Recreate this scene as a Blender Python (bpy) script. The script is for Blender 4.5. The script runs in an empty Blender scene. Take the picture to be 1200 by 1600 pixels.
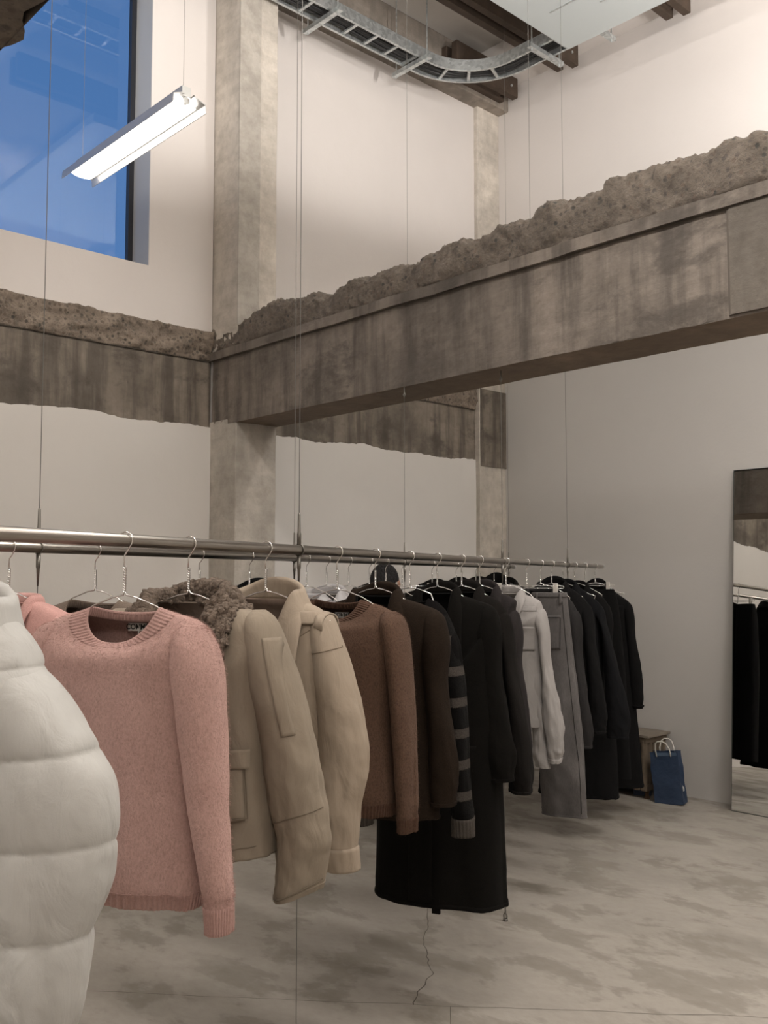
import bpy, math, random
from mathutils import Vector, Matrix, noise
PI = math.pi
S = bpy.context.scene
COL = S.collection
random.seed(7)

# ------------------------------------------------------------------ camera
PITCH = math.atan(102/1490); HEAD = math.radians(47)
cam_d = bpy.data.cameras.new('camera'); cam = bpy.data.objects.new('camera', cam_d); COL.objects.link(cam)
cam.location = (0, 0, 1.6)
cam.rotation_euler = (PI/2 + PITCH, 0, HEAD)
cam_d.sensor_fit = 'VERTICAL'; cam_d.sensor_height = 36; cam_d.sensor_width = 27
cam_d.lens = 36*1490/1600; cam_d.clip_start = .05; cam_d.clip_end = 100
S.camera = cam

# ------------------------------------------------------------------ view and sky
S.view_settings.view_transform = 'Standard'; S.view_settings.look = 'None'
S.view_settings.gamma = 1; S.view_settings.use_curve_mapping = False
S.view_settings.exposure = 0.14
W = bpy.data.worlds.new('dusk_sky'); S.world = W; W.use_nodes = True
wn = W.node_tree; wn.nodes.clear()
wo = wn.nodes.new('ShaderNodeOutputWorld'); wb = wn.nodes.new('ShaderNodeBackground')
wr = wn.nodes.new('ShaderNodeValToRGB'); wt = wn.nodes.new('ShaderNodeTexCoord'); ws = wn.nodes.new('ShaderNodeSeparateXYZ')
wr.color_ramp.elements[0].position = 0.0; wr.color_ramp.elements[0].color = (.135, .30, .66, 1)
wr.color_ramp.elements[1].position = .9; wr.color_ramp.elements[1].color = (.06, .155, .38, 1)
wn.links.new(wt.outputs['Generated'], ws.inputs[0]); wn.links.new(ws.outputs['Z'], wr.inputs[0])
wn.links.new(wr.outputs[0], wb.inputs[0]); wn.links.new(wb.outputs[0], wo.inputs[0])
wb.inputs[1].default_value = .80
LAMP_W = 26.0      # watts thrown down by each hanging tube lamp
LAMP_UP = 46.0     # watts thrown up at the ceiling by each lamp
LAMP_COL = (1, .95, .91)

# ------------------------------------------------------------------ node helpers
def mat(name, color=(.5, .5, .5), rough=.6, metal=0.0, **kw):
    m = bpy.data.materials.new(name); m.use_nodes = True
    nt = m.node_tree; b = nt.nodes['Principled BSDF']
    b.inputs['Base Color'].default_value = (*color, 1); b.inputs['Roughness'].default_value = rough
    b.inputs['Metallic'].default_value = metal
    for k, v in kw.items():
        b.inputs[k.replace('_', ' ')].default_value = v
    return m, nt, b
def N(nt, t, **kw):
    n = nt.nodes.new(t)
    for k, v in kw.items():
        if k in n.inputs: n.inputs[k].default_value = v
        else: setattr(n, k, v)
    return n
def obj_co(nt, scale=(1, 1, 1)):
    tc = N(nt, 'ShaderNodeTexCoord'); mp = N(nt, 'ShaderNodeMapping')
    mp.inputs['Scale'].default_value = scale
    nt.links.new(tc.outputs['Object'], mp.inputs[0]); return mp.outputs[0]
def noise_tex(nt, co, scale, detail=4, rough=.55, dist=0):
    n = N(nt, 'ShaderNodeTexNoise'); n.inputs['Scale'].default_value = scale
    n.inputs['Detail'].default_value = detail; n.inputs['Roughness'].default_value = rough
    n.inputs['Distortion'].default_value = dist
    nt.links.new(co, n.inputs['Vector']); return n.outputs['Fac']
def ramp(nt, fac, stops):
    r = N(nt, 'ShaderNodeValToRGB'); cr = r.color_ramp
    while len(cr.elements) < len(stops): cr.elements.new(.5)
    for e, (p, c) in zip(cr.elements, stops):
        e.position = p; e.color = (*c, 1) if len(c) == 3 else c
    nt.links.new(fac, r.inputs[0]); return r.outputs[0]
def mix(nt, fac, a, b, mode='MIX'):
    m = N(nt, 'ShaderNodeMix', data_type='RGBA', blend_type=mode)
    for sock, v in ((m.inputs[0], fac), (m.inputs[6], a), (m.inputs[7], b)):
        if isinstance(v, (int, float)): sock.default_value = v
        elif isinstance(v, tuple): sock.default_value = (*v, 1)
        else: nt.links.new(v, sock)
    return m.outputs[2]
def bump(nt, b, h, strength=.3, dist=.01, prev=None):
    n = N(nt, 'ShaderNodeBump'); n.inputs['Strength'].default_value = strength; n.inputs['Distance'].default_value = dist
    nt.links.new(h, n.inputs['Height'])
    if prev: nt.links.new(prev, n.inputs['Normal'])
    nt.links.new(n.outputs[0], b.inputs['Normal']); return n.outputs[0]
def mul(c, k): return tuple(min(1, x*k) for x in c)

# ------------------------------------------------------------------ materials
def m_plaster(name, base, patch=.04):
    m, nt, b = mat(name, base, .85)
    co = obj_co(nt)
    f = noise_tex(nt, co, .9, 5, .6)
    c = ramp(nt, f, [(.3, mul(base, 1-patch)), (.55, base), (.8, mul(base, 1+patch*.6))])
    f2 = noise_tex(nt, co, 7, 6, .7)
    c = mix(nt, ramp(nt, f2, [(.62, (0, 0, 0)), (.78, (.25, .25, .25))]), c, mul(base, .9))
    nt.links.new(c, b.inputs['Base Color'])
    p = bump(nt, b, noise_tex(nt, co, 5, 4), .25, .01)
    bump(nt, b, noise_tex(nt, co, 60, 3), .15, .003, p)
    return m
M = {}
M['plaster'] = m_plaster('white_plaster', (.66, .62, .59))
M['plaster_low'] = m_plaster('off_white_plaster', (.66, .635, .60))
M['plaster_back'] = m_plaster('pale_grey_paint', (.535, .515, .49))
M['ceiling'] = m_plaster('ceiling_paint', (.56, .53, .49), .1)
M['dark_room'] = m_plaster('warm_grey_paint', (.58, .54, .50))

def m_concrete(name, base, dark=.45, streak=1.0, agg=True):
    m, nt, b = mat(name, base, .88)
    co = obj_co(nt)
    # dark blotches and vertical runs of dirt
    f1 = noise_tex(nt, co, 1.6, 7, .62, .6)
    cs = obj_co(nt, (6, 6, .55)); f2 = noise_tex(nt, cs, 1.3, 6, .6)
    f3 = noise_tex(nt, co, 11, 8, .7)
    ch = obj_co(nt, (.6, .6, 9)); f4 = noise_tex(nt, ch, 2.2, 4, .6)
    c = ramp(nt, f1, [(.34, mul(base, dark+.12)), (.5, mul(base, .88)), (.68, mul(base, 1.15))])
    c = mix(nt, mix(nt, 1.0, ramp(nt, f2, [(.46, (0, 0, 0)), (.62, (.80*streak,)*3)]), (1, 1, 1), 'MULTIPLY'), c, mul(base, dark))
    f6 = noise_tex(nt, obj_co(nt, (1.3, 1.3, 2.0)), 1.7, 6, .68, .25)
    c = mix(nt, ramp(nt, f6, [(.54, (0, 0, 0)), (.63, (.72*streak,)*3)]), c, mul(base, dark*.95))
    c = mix(nt, .55, c, ramp(nt, f3, [(.3, (.55, .53, .5)), (.6, (1, 1, 1)), (.8, (1.0, 1.0, .98))]), 'MULTIPLY')
    c = mix(nt, .3, c, ramp(nt, f4, [(.4, (.8, .8, .8)), (.6, (1.0, .99, .97))]), 'MULTIPLY')
    nt.links.new(c, b.inputs['Base Color'])
    p = bump(nt, b, f3, .5, .012)
    bump(nt, b, f4, .25, .008, p)
    return m
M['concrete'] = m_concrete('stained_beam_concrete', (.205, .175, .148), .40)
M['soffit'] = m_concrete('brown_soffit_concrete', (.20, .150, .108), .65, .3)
M['ring'] = m_concrete('ring_beam_concrete', (.25, .213, .175), .36)
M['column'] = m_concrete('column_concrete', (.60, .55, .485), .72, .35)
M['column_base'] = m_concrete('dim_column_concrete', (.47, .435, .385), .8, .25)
M['roof_beam'] = m_concrete('roof_beam_concrete', (.30, .26, .22), .55, .6)

def m_rubble(name, base):
    m, nt, b = mat(name, base, .95)
    co = obj_co(nt)
    v = N(nt, 'ShaderNodeTexVoronoi'); v.inputs['Scale'].default_value = 34; nt.links.new(co, v.inputs['Vector'])
    v2 = N(nt, 'ShaderNodeTexVoronoi'); v2.inputs['Scale'].default_value = 75; nt.links.new(co, v2.inputs['Vector'])
    f = noise_tex(nt, co, 9, 8, .75)
    c = ramp(nt, f, [(.3, mul(base, .55)), (.5, base), (.72, mul(base, 1.4))])
    stone = ramp(nt, v.outputs['Color'], [(.15, (.035, .04, .038)), (.4, (.17, .125, .095)), (.62, (.07, .065, .058)), (.8, (.21, .175, .145)), (.95, (.09, .08, .07))])
    c = mix(nt, ramp(nt, v.outputs['Distance'], [(.25, (.75,)*3), (.42, (0, 0, 0))]), c, stone)
    c = mix(nt, ramp(nt, v2.outputs['Distance'], [(.18, (.55,)*3), (.3, (0, 0, 0))]), c, (.1, .09, .08))
    nt.links.new(c, b.inputs['Base Color'])
    p = bump(nt, b, f, 1.0, .03)
    bump(nt, b, v.outputs['Distance'], .22, .010, p)
    return m
M['rubble'] = m_rubble('broken_aggregate_concrete', (.165, .138, .112))
M['rubble_tan'] = m_rubble('tan_broken_concrete', (.27, .22, .175))

def m_floor():
    m, nt, b = mat('mottled_screed', (.3, .27, .23), .6)
    co = obj_co(nt)
    rot = N(nt, 'ShaderNodeMapping'); rot.inputs['Rotation'].default_value = (0, 0, -HEAD); rot.inputs['Scale'].default_value = (.7, 1.15, 1)
    tc = N(nt, 'ShaderNodeTexCoord'); nt.links.new(tc.outputs['Object'], rot.inputs[0]); co = rot.outputs[0]
    f1 = noise_tex(nt, co, 1.3, 4, .5, .1)
    f2 = noise_tex(nt, co, 3.3, 5, .62, .15)
    f3 = noise_tex(nt, co, 26, 6, .7)
    light = (.315, .288, .252); midc = (.25, .227, .196); dark = (.155, .138, .114)
    c = ramp(nt, f1, [(.32, midc), (.46, light), (.62, mul(light, 1.07)), (.8, midc)])
    pt = ramp(nt, f2, [(.50, (0, 0, 0)), (.56, (.55,)*3), (.7, (.7,)*3)])
    c = mix(nt, pt, c, mul(dark, 1.22))
    f5 = noise_tex(nt, co, 2.2, 4, .5, .3)
    c = mix(nt, ramp(nt, f5, [(.56, (0, 0, 0)), (.66, (.6,)*3)]), c, mul(light, 1.12))
    c = mix(nt, .5, c, ramp(nt, f3, [(.3, (.78, .77, .75)), (.6, (1, 1, 1))]), 'MULTIPLY')
    nt.links.new(c, b.inputs['Base Color'])
    nt.links.new(ramp(nt, f2, [(.4, (.42,)*3), (.6, (.62,)*3)]), b.inputs['Roughness'])
    p = bump(nt, b, f1, .2, .02)
    bump(nt, b, f3, .15, .004, p)
    return m
M['floor'] = m_floor()
M['crack'] = mat('dark_crack', (.10, .085, .07), .95)[0]
M['steel'] = mat('brushed_steel', (.34, .315, .285), .3, 1.0)[0]
M['chrome'] = mat('chromed_wire', (.78, .77, .75), .14, 1.0)[0]
M['wire'] = mat('steel_cable', (.13, .125, .115), .55, .3)[0]
M['fitting'] = mat('dull_fitting', (.20, .19, .17), .4, 1.0)[0]
def m_galv():
    m, nt, b = mat('galvanised_steel', (.62, .65, .65), .42, .85)
    co = obj_co(nt); v = N(nt, 'ShaderNodeTexVoronoi'); v.inputs['Scale'].default_value = 45; nt.links.new(co, v.inputs['Vector'])
    nt.links.new(ramp(nt, v.outputs['Color'], [(.2, (.48, .51, .51)), (.8, (.70, .73, .73))]), b.inputs['Base Color'])
    return m
M['galv'] = m_galv()
M['sheet'] = mat('pale_galvanised_sheet', (.56, .60, .60), .5, .35)[0]
M['timber'] = m_concrete('dark_brown_timber', (.085, .058, .04), .6, .5)
M['timber_end'] = mat('timber_end_grain', (.16, .095, .055), .8)[0]
M['black_cable'] = mat('black_cable_rubber', (.02, .02, .02), .5)[0]
M['frame_dark'] = mat('dark_window_metal', (.02, .022, .028), .4)[0]
M['reveal'] = mat('grey_reveal_board', (.44, .45, .45), .6)[0]
def m_glass():
    m = bpy.data.materials.new('window_glass'); m.use_nodes = True; nt = m.node_tree; nt.nodes.clear()
    o = N(nt, 'ShaderNodeOutputMaterial'); t = N(nt, 'ShaderNodeBsdfTransparent'); g = N(nt, 'ShaderNodeBsdfGlossy')
    t.inputs[0].default_value = (.93, .96, .97, 1); g.inputs['Roughness'].default_value = .02
    fr = N(nt, 'ShaderNodeFresnel'); fr.inputs[0].default_value = 1.6
    mx = N(nt, 'ShaderNodeMixShader'); ge = N(nt, 'ShaderNodeNewGeometry'); iv = N(nt, 'ShaderNodeMath', operation='SUBTRACT'); iv.inputs[0].default_value = 1; nt.links.new(ge.outputs['Backfacing'], iv.inputs[1])
    mm = N(nt, 'ShaderNodeMath', operation='MULTIPLY'); nt.links.new(fr.outputs[0], mm.inputs[0]); nt.links.new(iv.outputs[0], mm.inputs[1]); nt.links.new(mm.outputs[0], mx.inputs[0])
    nt.links.new(t.outputs[0], mx.inputs[1]); nt.links.new(g.outputs[0], mx.inputs[2]); nt.links.new(mx.outputs[0], o.inputs[0])
    return m
M['glass'] = m_glass()
M['mirror'] = mat('mirror_silver', (.86, .87, .86), .015, 1.0)[0]
M['mirror_edge'] = mat('mirror_edge', (.10, .11, .10), .3, .6)[0]
def m_emit(name, c, s):
    m = bpy.data.materials.new(name); m.use_nodes = True; nt = m.node_tree; nt.nodes.clear()
    o = N(nt, 'ShaderNodeOutputMaterial'); e = N(nt, 'ShaderNodeEmission'); e.inputs[0].default_value = (*c, 1); e.inputs[1].default_value = s
    nt.links.new(e.outputs[0], o.inputs[0]); return m
M['tube'] = m_emit('lit_tube', (1, .93, .86), 5)
M['lamp_metal'] = mat('grey_lamp_metal', (.55, .55, .54), .35, .6)[0]
M['lamp_white'] = mat('white_reflector', (.85, .84, .82), .35)[0]

def fabric(name, color, kind='wool', sheen=.35, var=.18, rough=.95):
    m, nt, b = mat(name, color, rough)
    b.inputs['Sheen Weight'].default_value = sheen*min(1, .10+2.2*max(color)); b.inputs['Sheen Roughness'].default_value = .45
    b.inputs['Sheen Tint'].default_value = (*[min(1, c*1.6+.12) for c in color], 1)
    b.inputs['Specular IOR Level'].default_value = .2 if max(color) > .05 else .08
    co = obj_co(nt)
    if kind == 'mohair':
        f = noise_tex(nt, obj_co(nt, (1, 1, .6)), 260, 4, .75, .4); g = noise_tex(nt, co, 14, 4, .6)
        c = mix(nt, 1.0, ramp(nt, f, [(.3, mul(color, 1-var*1.6)), (.5, color), (.72, mul(color, 1+var))]), ramp(nt, g, [(.3, (.9, .88, .88)), (.7, (1, 1, 1))]), 'MULTIPLY')
        nt.links.new(c, b.inputs['Base Color'])
        p = bump(nt, b, f, .55, .006); bump(nt, b, g, .2, .01, p)
    elif kind == 'shearling':
        v = N(nt, 'ShaderNodeTexVoronoi'); v.inputs['Scale'].default_value = 130; nt.links.new(co, v.inputs['Vector'])
        f = noise_tex(nt, co, 90, 5, .8, 1.0)
        nt.links.new(ramp(nt, f, [(.3, mul(color, .5)), (.5, color), (.7, mul(color, 1.5))]), b.inputs['Base Color'])
        p = bump(nt, b, v.outputs['Distance'], .8, .006); bump(nt, b, f, .9, .01, p)
    elif kind == 'denim':
        f = noise_tex(nt, obj_co(nt, (1, 1, .15)), 420, 2, .6); g = noise_tex(nt, obj_co(nt, (1, 1, .5)), 6, 5, .6)
        c = mix(nt, .7, ramp(nt, g, [(.32, mul(color, .72)), (.55, color), (.72, mul(color, 1.45))]), ramp(nt, f, [(.35, (.7, .7, .72)), (.65, (1, 1, 1))]), 'MULTIPLY')
        nt.links.new(c, b.inputs['Base Color']); bump(nt, b, f, .25, .002)
    elif kind == 'plain':
        f = noise_tex(nt, co, 500, 2, .5); g = noise_tex(nt, co, 5, 5, .6)
        c = ramp(nt, g, [(.3, mul(color, 1-var*.5)), (.7, mul(color, 1+var*.4))])
        nt.links.new(c, b.inputs['Base Color'])
        p = bump(nt, b, f, .12, .002); bump(nt, b, noise_tex(nt, obj_co(nt, (1, 1, .45)), 17, 4, .5, .8), .55, .012, p)
    else:
        f = noise_tex(nt, co, 330, 4, .7); g = noise_tex(nt, co, 22, 4, .6)
        c = mix(nt, 1.0, ramp(nt, f, [(.3, mul(color, 1-var*1.5)), (.7, mul(color, 1+var*1.4))]), ramp(nt, g, [(.3, (.88, .88, .88)), (.7, (1, 1, 1))]), 'MULTIPLY')
        nt.links.new(c, b.inputs['Base Color'])
        p = bump(nt, b, f, .35, .003); bump(nt, b, noise_tex(nt, co, 9, 4, .5), .3, .015, p)
    return m
M['pink'] = fabric('pink_mohair', (.465, .30, .265), 'mohair', .45)
M['pink_rib'] = fabric('pink_ribbed_knit', (.455, .29, .258), 'mohair', .4, .1)
M['brown'] = fabric('brown_mohair', (.112, .068, .047), 'mohair', .35, .3)
M['brown_rib'] = fabric('brown_ribbed_knit', (.088, .050, .034), 'mohair', .3, .2)
M['khaki'] = fabric('khaki_cotton', (.245, .205, .158), 'plain', .1)
M['khaki_seam'] = fabric('khaki_seam_thread', (.17, .14, .105), 'plain', .1)
M['khaki_lining'] = fabric('khaki_lining', (.16, .125, .10), 'plain', .1)
M['shearling'] = fabric('taupe_shearling', (.205, .160, .125), 'shearling', .5)
M['beige'] = fabric('beige_gabardine', (.325, .268, .208), 'plain', .12, .1, .85)
M['beige_seam'] = fabric('beige_seam_thread', (.245, .195, .145), 'plain', .1)
M['beige_lining'] = fabric('beige_brown_lining', (.20, .15, .12), 'plain', .1)
M['puffer'] = fabric('pale_grey_nylon', (.455, .45, .43), 'plain', .12, .08, .6)
M['puffer_seam'] = fabric('puffer_seam_thread', (.33, .32, .30), 'plain', .1)
M['darkbrown'] = fabric('dark_brown_wool', (.019, .013, .009), 'wool', .25, .3)
M['black_wool'] = fabric('black_wool', (.0062, .0056, .0048), 'wool', .18, .3)
M['charcoal_wool'] = fabric('charcoal_wool', (.0105, .0092, .0082), 'wool', .25, .3)
M['mauve_wool'] = fabric('dark_mauve_grey_wool', (.022, .019, .0188), 'wool', .25, .2)
M['black_cotton'] = fabric('black_cotton', (.0062, .0060, .0061), 'plain', .15)
M['navy_black'] = fabric('blue_black_cotton', (.0075, .0076, .0084), 'plain', .2)
M['black_lining'] = fabric('black_lining', (.008, .008, .008), 'plain', .0)
M['faded_denim'] = fabric('faded_grey_denim', (.095, .088, .084), 'denim', .15)
M['dark_denim'] = fabric('dark_grey_denim', (.024, .0225, .022), 'denim', .15)
M['shirt'] = fabric('light_grey_poplin', (.255, .24, .228), 'plain', .1, .12, .8)
M['shirt_seam'] = fabric('grey_seam_thread', (.27, .25, .23), 'plain', .1)
M['pink_cardigan'] = fabric('dusty_pink_knit', (.52, .30, .27), 'wool', .3, .1)
M['taupe_knit'] = fabric('taupe_brown_knit', (.16, .125, .10), 'wool', .3, .15)
M['olive'] = fabric('dark_olive_cotton', (.085, .075, .06), 'plain', .15)
M['silver'] = fabric('silver_grey_satin', (.36, .35, .35), 'plain', .1, .1, .35)
M['tag_white'] = mat('woven_label_white', (.62, .60, .56), .8)[0]
M['tag_ink'] = mat('black_label_thread', (.02, .02, .02), .8)[0]
M['clip'] = mat('frosted_clip_plastic', (.50, .47, .43), .35)[0]
def m_stripe():
    m, nt, b = mat('black_grey_striped_knit', (.02, .02, .02), .95)
    b.inputs['Sheen Weight'].default_value = .02; b.inputs['Specular IOR Level'].default_value = .08
    tc = N(nt, 'ShaderNodeTexCoord'); sp = N(nt, 'ShaderNodeSeparateXYZ'); nt.links.new(tc.outputs['Object'], sp.inputs[0])
    a = N(nt, 'ShaderNodeMath', operation='MULTIPLY'); a.inputs[1].default_value = 1/.107; nt.links.new(sp.outputs['Z'], a.inputs[0])
    a2 = N(nt, 'ShaderNodeMath', operation='ADD'); a2.inputs[1].default_value = 19.64; nt.links.new(a.outputs[0], a2.inputs[0])
    fr = N(nt, 'ShaderNodeMath', operation='FRACT'); nt.links.new(a2.outputs[0], fr.inputs[0])
    f = noise_tex(nt, tc.outputs['Object'], 200, 4, .7)
    ad = N(nt, 'ShaderNodeMath', operation='MULTIPLY_ADD'); ad.inputs[1].default_value = .1; nt.links.new(f, ad.inputs[0]); nt.links.new(fr.outputs[0], ad.inputs[2])
    st = ramp(nt, ad.outputs[0], [(.74, (0, 0, 0)), (.77, (1, 1, 1))])
    c = mix(nt, st, ramp(nt, f, [(.3, (.002,)*3), (.7, (.005, .0045, .004))]), ramp(nt, f, [(.3, (.035, .030, .026)), (.7, (.075, .065, .057))]))
    nt.links.new(c, b.inputs['Base Color']); bump(nt, b, f, .6, .006)
    return m
M['stripe'] = m_stripe()
M['stripe_cuff'] = fabric('grey_marl_rib', (.062, .054, .046), 'mohair', .3)
M['black_knit'] = fabric('black_mohair', (.005, .0045, .0045), 'mohair', .35, .3)
def m_paper():
    m, nt, b = mat('blue_paper', (.017, .034, .072), .55)
    co = obj_co(nt); bump(nt, b, noise_tex(nt, co, 14, 4, .6, .8), .5, .01); return m
M['paper'] = m_paper()
M['paper_in'] = mat('pale_blue_paper_inside', (.07, .11, .17), .7)[0]
M['cord'] = mat('white_paper_cord', (.62, .60, .55), .7)[0]
M['print_white'] = mat('white_print', (.62, .62, .60), .6)[0]
M['radiator'] = m_concrete('old_brown_radiator_paint', (.175, .135, .095), .7, .4)
M['radiator_rust'] = m_concrete('rusty_radiator_edge', (.10, .055, .03), .6, .4)
M['shelf_grey'] = m_concrete('greyish_worn_board', (.24, .205, .165), .8, .2)
M['hair'] = mat('black_hair', (.008, .007, .007), .8)[0]
M['skin'] = mat('skin', (.42, .235, .16), .55)[0]
M['shoe'] = mat('black_shoe', (.012, .012, .012), .4)[0]
M['eye'] = mat('dark_eye', (.03, .02, .015), .2)[0]

# ------------------------------------------------------------------ object helpers
def tag(o, label=None, cat=None, group=None, kind=None):
    if label: o['label'] = label
    if cat: o['category'] = cat
    if group: o['group'] = group
    if kind: o['kind'] = kind
    return o
def empty(name, loc, rz=0, label=None, cat=None, group=None):
    o = bpy.data.objects.new(name, None); COL.objects.link(o); o.location = loc; o.rotation_euler = (0, 0, rz)
    o.empty_display_size = .05
    return tag(o, label, cat, group)
class MB:
    def __init__(s): s.v = []; s.f = []
    def add(s, v, f):
        k = len(s.v); s.v += [tuple(p) for p in v]; s.f += [tuple(i+k for i in q) for q in f]; return s
    def box(s, x0, x1, y0, y1, z0, z1):
        v = [(x, y, z) for z in (z0, z1) for y in (y0, y1) for x in (x0, x1)]
        return s.add(v, [(0, 2, 3, 1), (4, 5, 7, 6), (0, 1, 5, 4), (2, 6, 7, 3), (0, 4, 6, 2), (1, 3, 7, 5)])
    def obox(s, c, ax, ay, az):
        c = Vector(c); ax, ay, az = Vector(ax), Vector(ay), Vector(az)
        v = [c+ax*i+ay*j+az*k for k in (-1, 1) for j in (-1, 1) for i in (-1, 1)]
        return s.add(v, [(0, 2, 3, 1), (4, 5, 7, 6), (0, 1, 5, 4), (2, 6, 7, 3), (0, 4, 6, 2), (1, 3, 7, 5)])
    def tube(s, pts, r, n=8, cap=True):
        pts = [Vector(p) for p in pts]; R = r if isinstance(r, (list, tuple)) else [r]*len(pts)
        t0 = (pts[1]-pts[0]).normalized(); up = Vector((0, 0, 1)) if abs(t0.z) < .9 else Vector((1, 0, 0))
        a = t0.cross(up).normalized(); v = []
        for i, p in enumerate(pts):
            t = (pts[min(i+1, len(pts)-1)]-pts[max(i-1, 0)])
            if t.length < 1e-9: t = t0
            t.normalize(); a = (a-t*a.dot(t)).normalized(); b = t.cross(a)
            v += [p+(a*math.cos(2*PI*k/n)+b*math.sin(2*PI*k/n))*R[i] for k in range(n)]
        f = [(i*n+k, i*n+(k+1) % n, (i+1)*n+(k+1) % n, (i+1)*n+k) for i in range(len(pts)-1) for k in range(n)]
        if cap: f += [tuple(reversed(range(n))), tuple((len(pts)-1)*n+k for k in range(n))]
        return s.add(v, f)
    def grid(s, P, n, m, closed=False):
        v = [P(i/(n-1), j/(m if closed else m-1)) for i in range(n) for j in range(m)]
        f = []
        for i in range(n-1):
            for j in range(m if closed else m-1):
                k = (j+1) % m; f.append((i*m+j, i*m+k, (i+1)*m+k, (i+1)*m+j))
        return s.add(v, f)
    def build(s, name, mt, parent=None, smooth=False, solid=0, bevel=0, offset=-1):
        me = bpy.data.meshes.new(name); me.from_pydata(s.v, [], s.f); me.update()
        if smooth:
            for p in me.polygons: p.use_smooth = True
        o = bpy.data.objects.new(name, me); COL.objects.link(o)
        if mt: me.materials.append(mt)
        if parent: o.parent = parent
        if solid:
            md = o.modifiers.new('solid', 'SOLIDIFY'); md.thickness = solid; md.offset = offset
        if bevel:
            md = o.modifiers.new('bevel', 'BEVEL'); md.width = bevel; md.segments = 2; md.limit_method = 'ANGLE'
        return o
def fbm(x, y, z, o=4):
    return noise.fractal(Vector((x, y, z)), 1.0, 2.0, o)
def nz(x, y, z): return noise.noise(Vector((x, y, z)))
def sst(a, b, x):
    t = max(0, min(1, (x-a)/(b-a))); return t*t*(3-2*t)

# ================================================================== ROOM
XL, YB, ZC = -5.41, 6.47, 6.1
Z0, Z1, Z2 = 2.60, 3.04, 3.22          # beam soffit, formwork line, broken top
X1, Y0 = 4.6, -2.8
# floor
fl = MB().add([(XL-.3, Y0-.3, 0), (X1+.3, Y0-.3, 0), (X1+.3, YB+.3, 0), (XL-.3, YB+.3, 0), (XL-.3, Y0-.3, -.2), (X1+.3, Y0-.3, -.2), (X1+.3, YB+.3, -.2), (XL-.3, YB+.3, -.2)],
         [(0, 1, 2, 3), (7, 6, 5, 4), (0, 4, 5, 1), (1, 5, 6, 2), (2, 6, 7, 3), (3, 7, 4, 0)]).build('floor', M['floor'])
tag(fl, 'mottled beige grey polished screed floor', kind='structure')
def crack(pts, w, wob, seed, sub=40):
    mb = MB(); P = []
    for a, b in zip(pts[:-1], pts[1:]):
        for i in range(sub):
            t = i/sub; x = a[0]+(b[0]-a[0])*t; y = a[1]+(b[1]-a[1])*t
            P.append((x+wob*fbm(x*3, y*3, seed), y+wob*fbm(x*3, y*3, seed+9)))
    P.append(pts[-1]); v = []
    for i, (x, y) in enumerate(P):
        q = P[min(i+1, len(P)-1)]; r = P[max(i-1, 0)]; dx, dy = q[0]-r[0], q[1]-r[1]; L = math.hypot(dx, dy) or 1
        ww = w*(.6+.8*abs(nz(x*9, y*9, seed)))
        v += [(x-dy/L*ww, y+dx/L*ww, .0006), (x+dy/L*ww, y-dx/L*ww, .0006)]
    mb.add(v, [(2*i, 2*i+1, 2*i+3, 2*i+2) for i in range(len(P)-1)])
    mb.build('crack', M['crack'], fl)
crack([(-3.75, 1.60), (-2.52, 2.70), (-1.672, 3.472), (-1.2, 3.9)], .0016, .012, 3)
crack([(-3.356, 3.408), (-3.02, 3.06), (-2.80, 2.86), (-2.626, 2.60)], .0022, .05, 5, 24)
crack([(-2.52, 2.69), (-2.2, 2.35)], .0014, .003, 8)
crack([(-2.35, 4.5), (-1.75, 4.95), (-1.0, 5.6)], .0012, .02, 12)

# ceiling
cl = MB().box(XL-.3, X1+.3, Y0-.3, YB+.3, ZC, ZC+.15).build('ceiling', M['ceiling']); tag(cl, kind='structure')

# left wall with window opening
WY0, WY1, WZ0, WZ1 = .95, 2.98, 3.59, 5.5
wl = MB()
wl.box(XL-.3, XL-.012, Y0-.3, YB+.3, 0, WZ0); wl.box(XL-.3, XL-.012, Y0-.3, WY0, WZ0, WZ1)
wl.box(XL-.3, XL-.012, WY1, YB+.3, WZ0, WZ1); wl.box(XL-.3, XL-.012, Y0-.3, YB+.3, WZ1, ZC)
wl = wl.build('wall_left', M['plaster_low']); tag(wl, 'white plastered wall on the left with the tall window', kind='structure')
def ragged_panel(name, ya, yb, za, zb, edge, amp, mt, parent, hole=None, seed=0, x0=XL-.011, th=.014, step=.03):
    # plaster sheet whose lower or upper edge is broken
    def P(i, j):
        y = ya+(yb-ya)*j; e = amp*(fbm(y*2.2, seed, 1, 5)+.35*fbm(y*17, seed, 4, 3))
        if edge == 'top': z = za+(zb+e-za)*i
        elif edge == 'bottom': z = (za+e)+(zb-za-e)*i
        else: z = za+(zb-za)*i
        return (x0, y, z)
    mb = MB(); mb.grid(lambda i, j: P(i, j), 6, int((yb-ya)/step)+2)
    return mb.build(name, mt, parent, solid=th, offset=-1)
def flipx(mb):
    mb.f = [tuple(reversed(q)) for q in mb.f]; return mb
for (ya, yb) in ((Y0, 3.46), (3.78, 6.13)):
    mb = MB(); n = int((yb-ya)/.02)+2
    def P(i, j, ya=ya, yb=yb):
        y = ya+(yb-ya)*j; e = .03*fbm(y*2.2, 3, 1, 5)+.008*fbm(y*19, 2, 4, 3)
        return (XL+.002, y, (Z0+.0+e)*i)
    mb.grid(P, 5, n); mb.build('lower_plaster', M['plaster_low'], wl, solid=.012)
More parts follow.
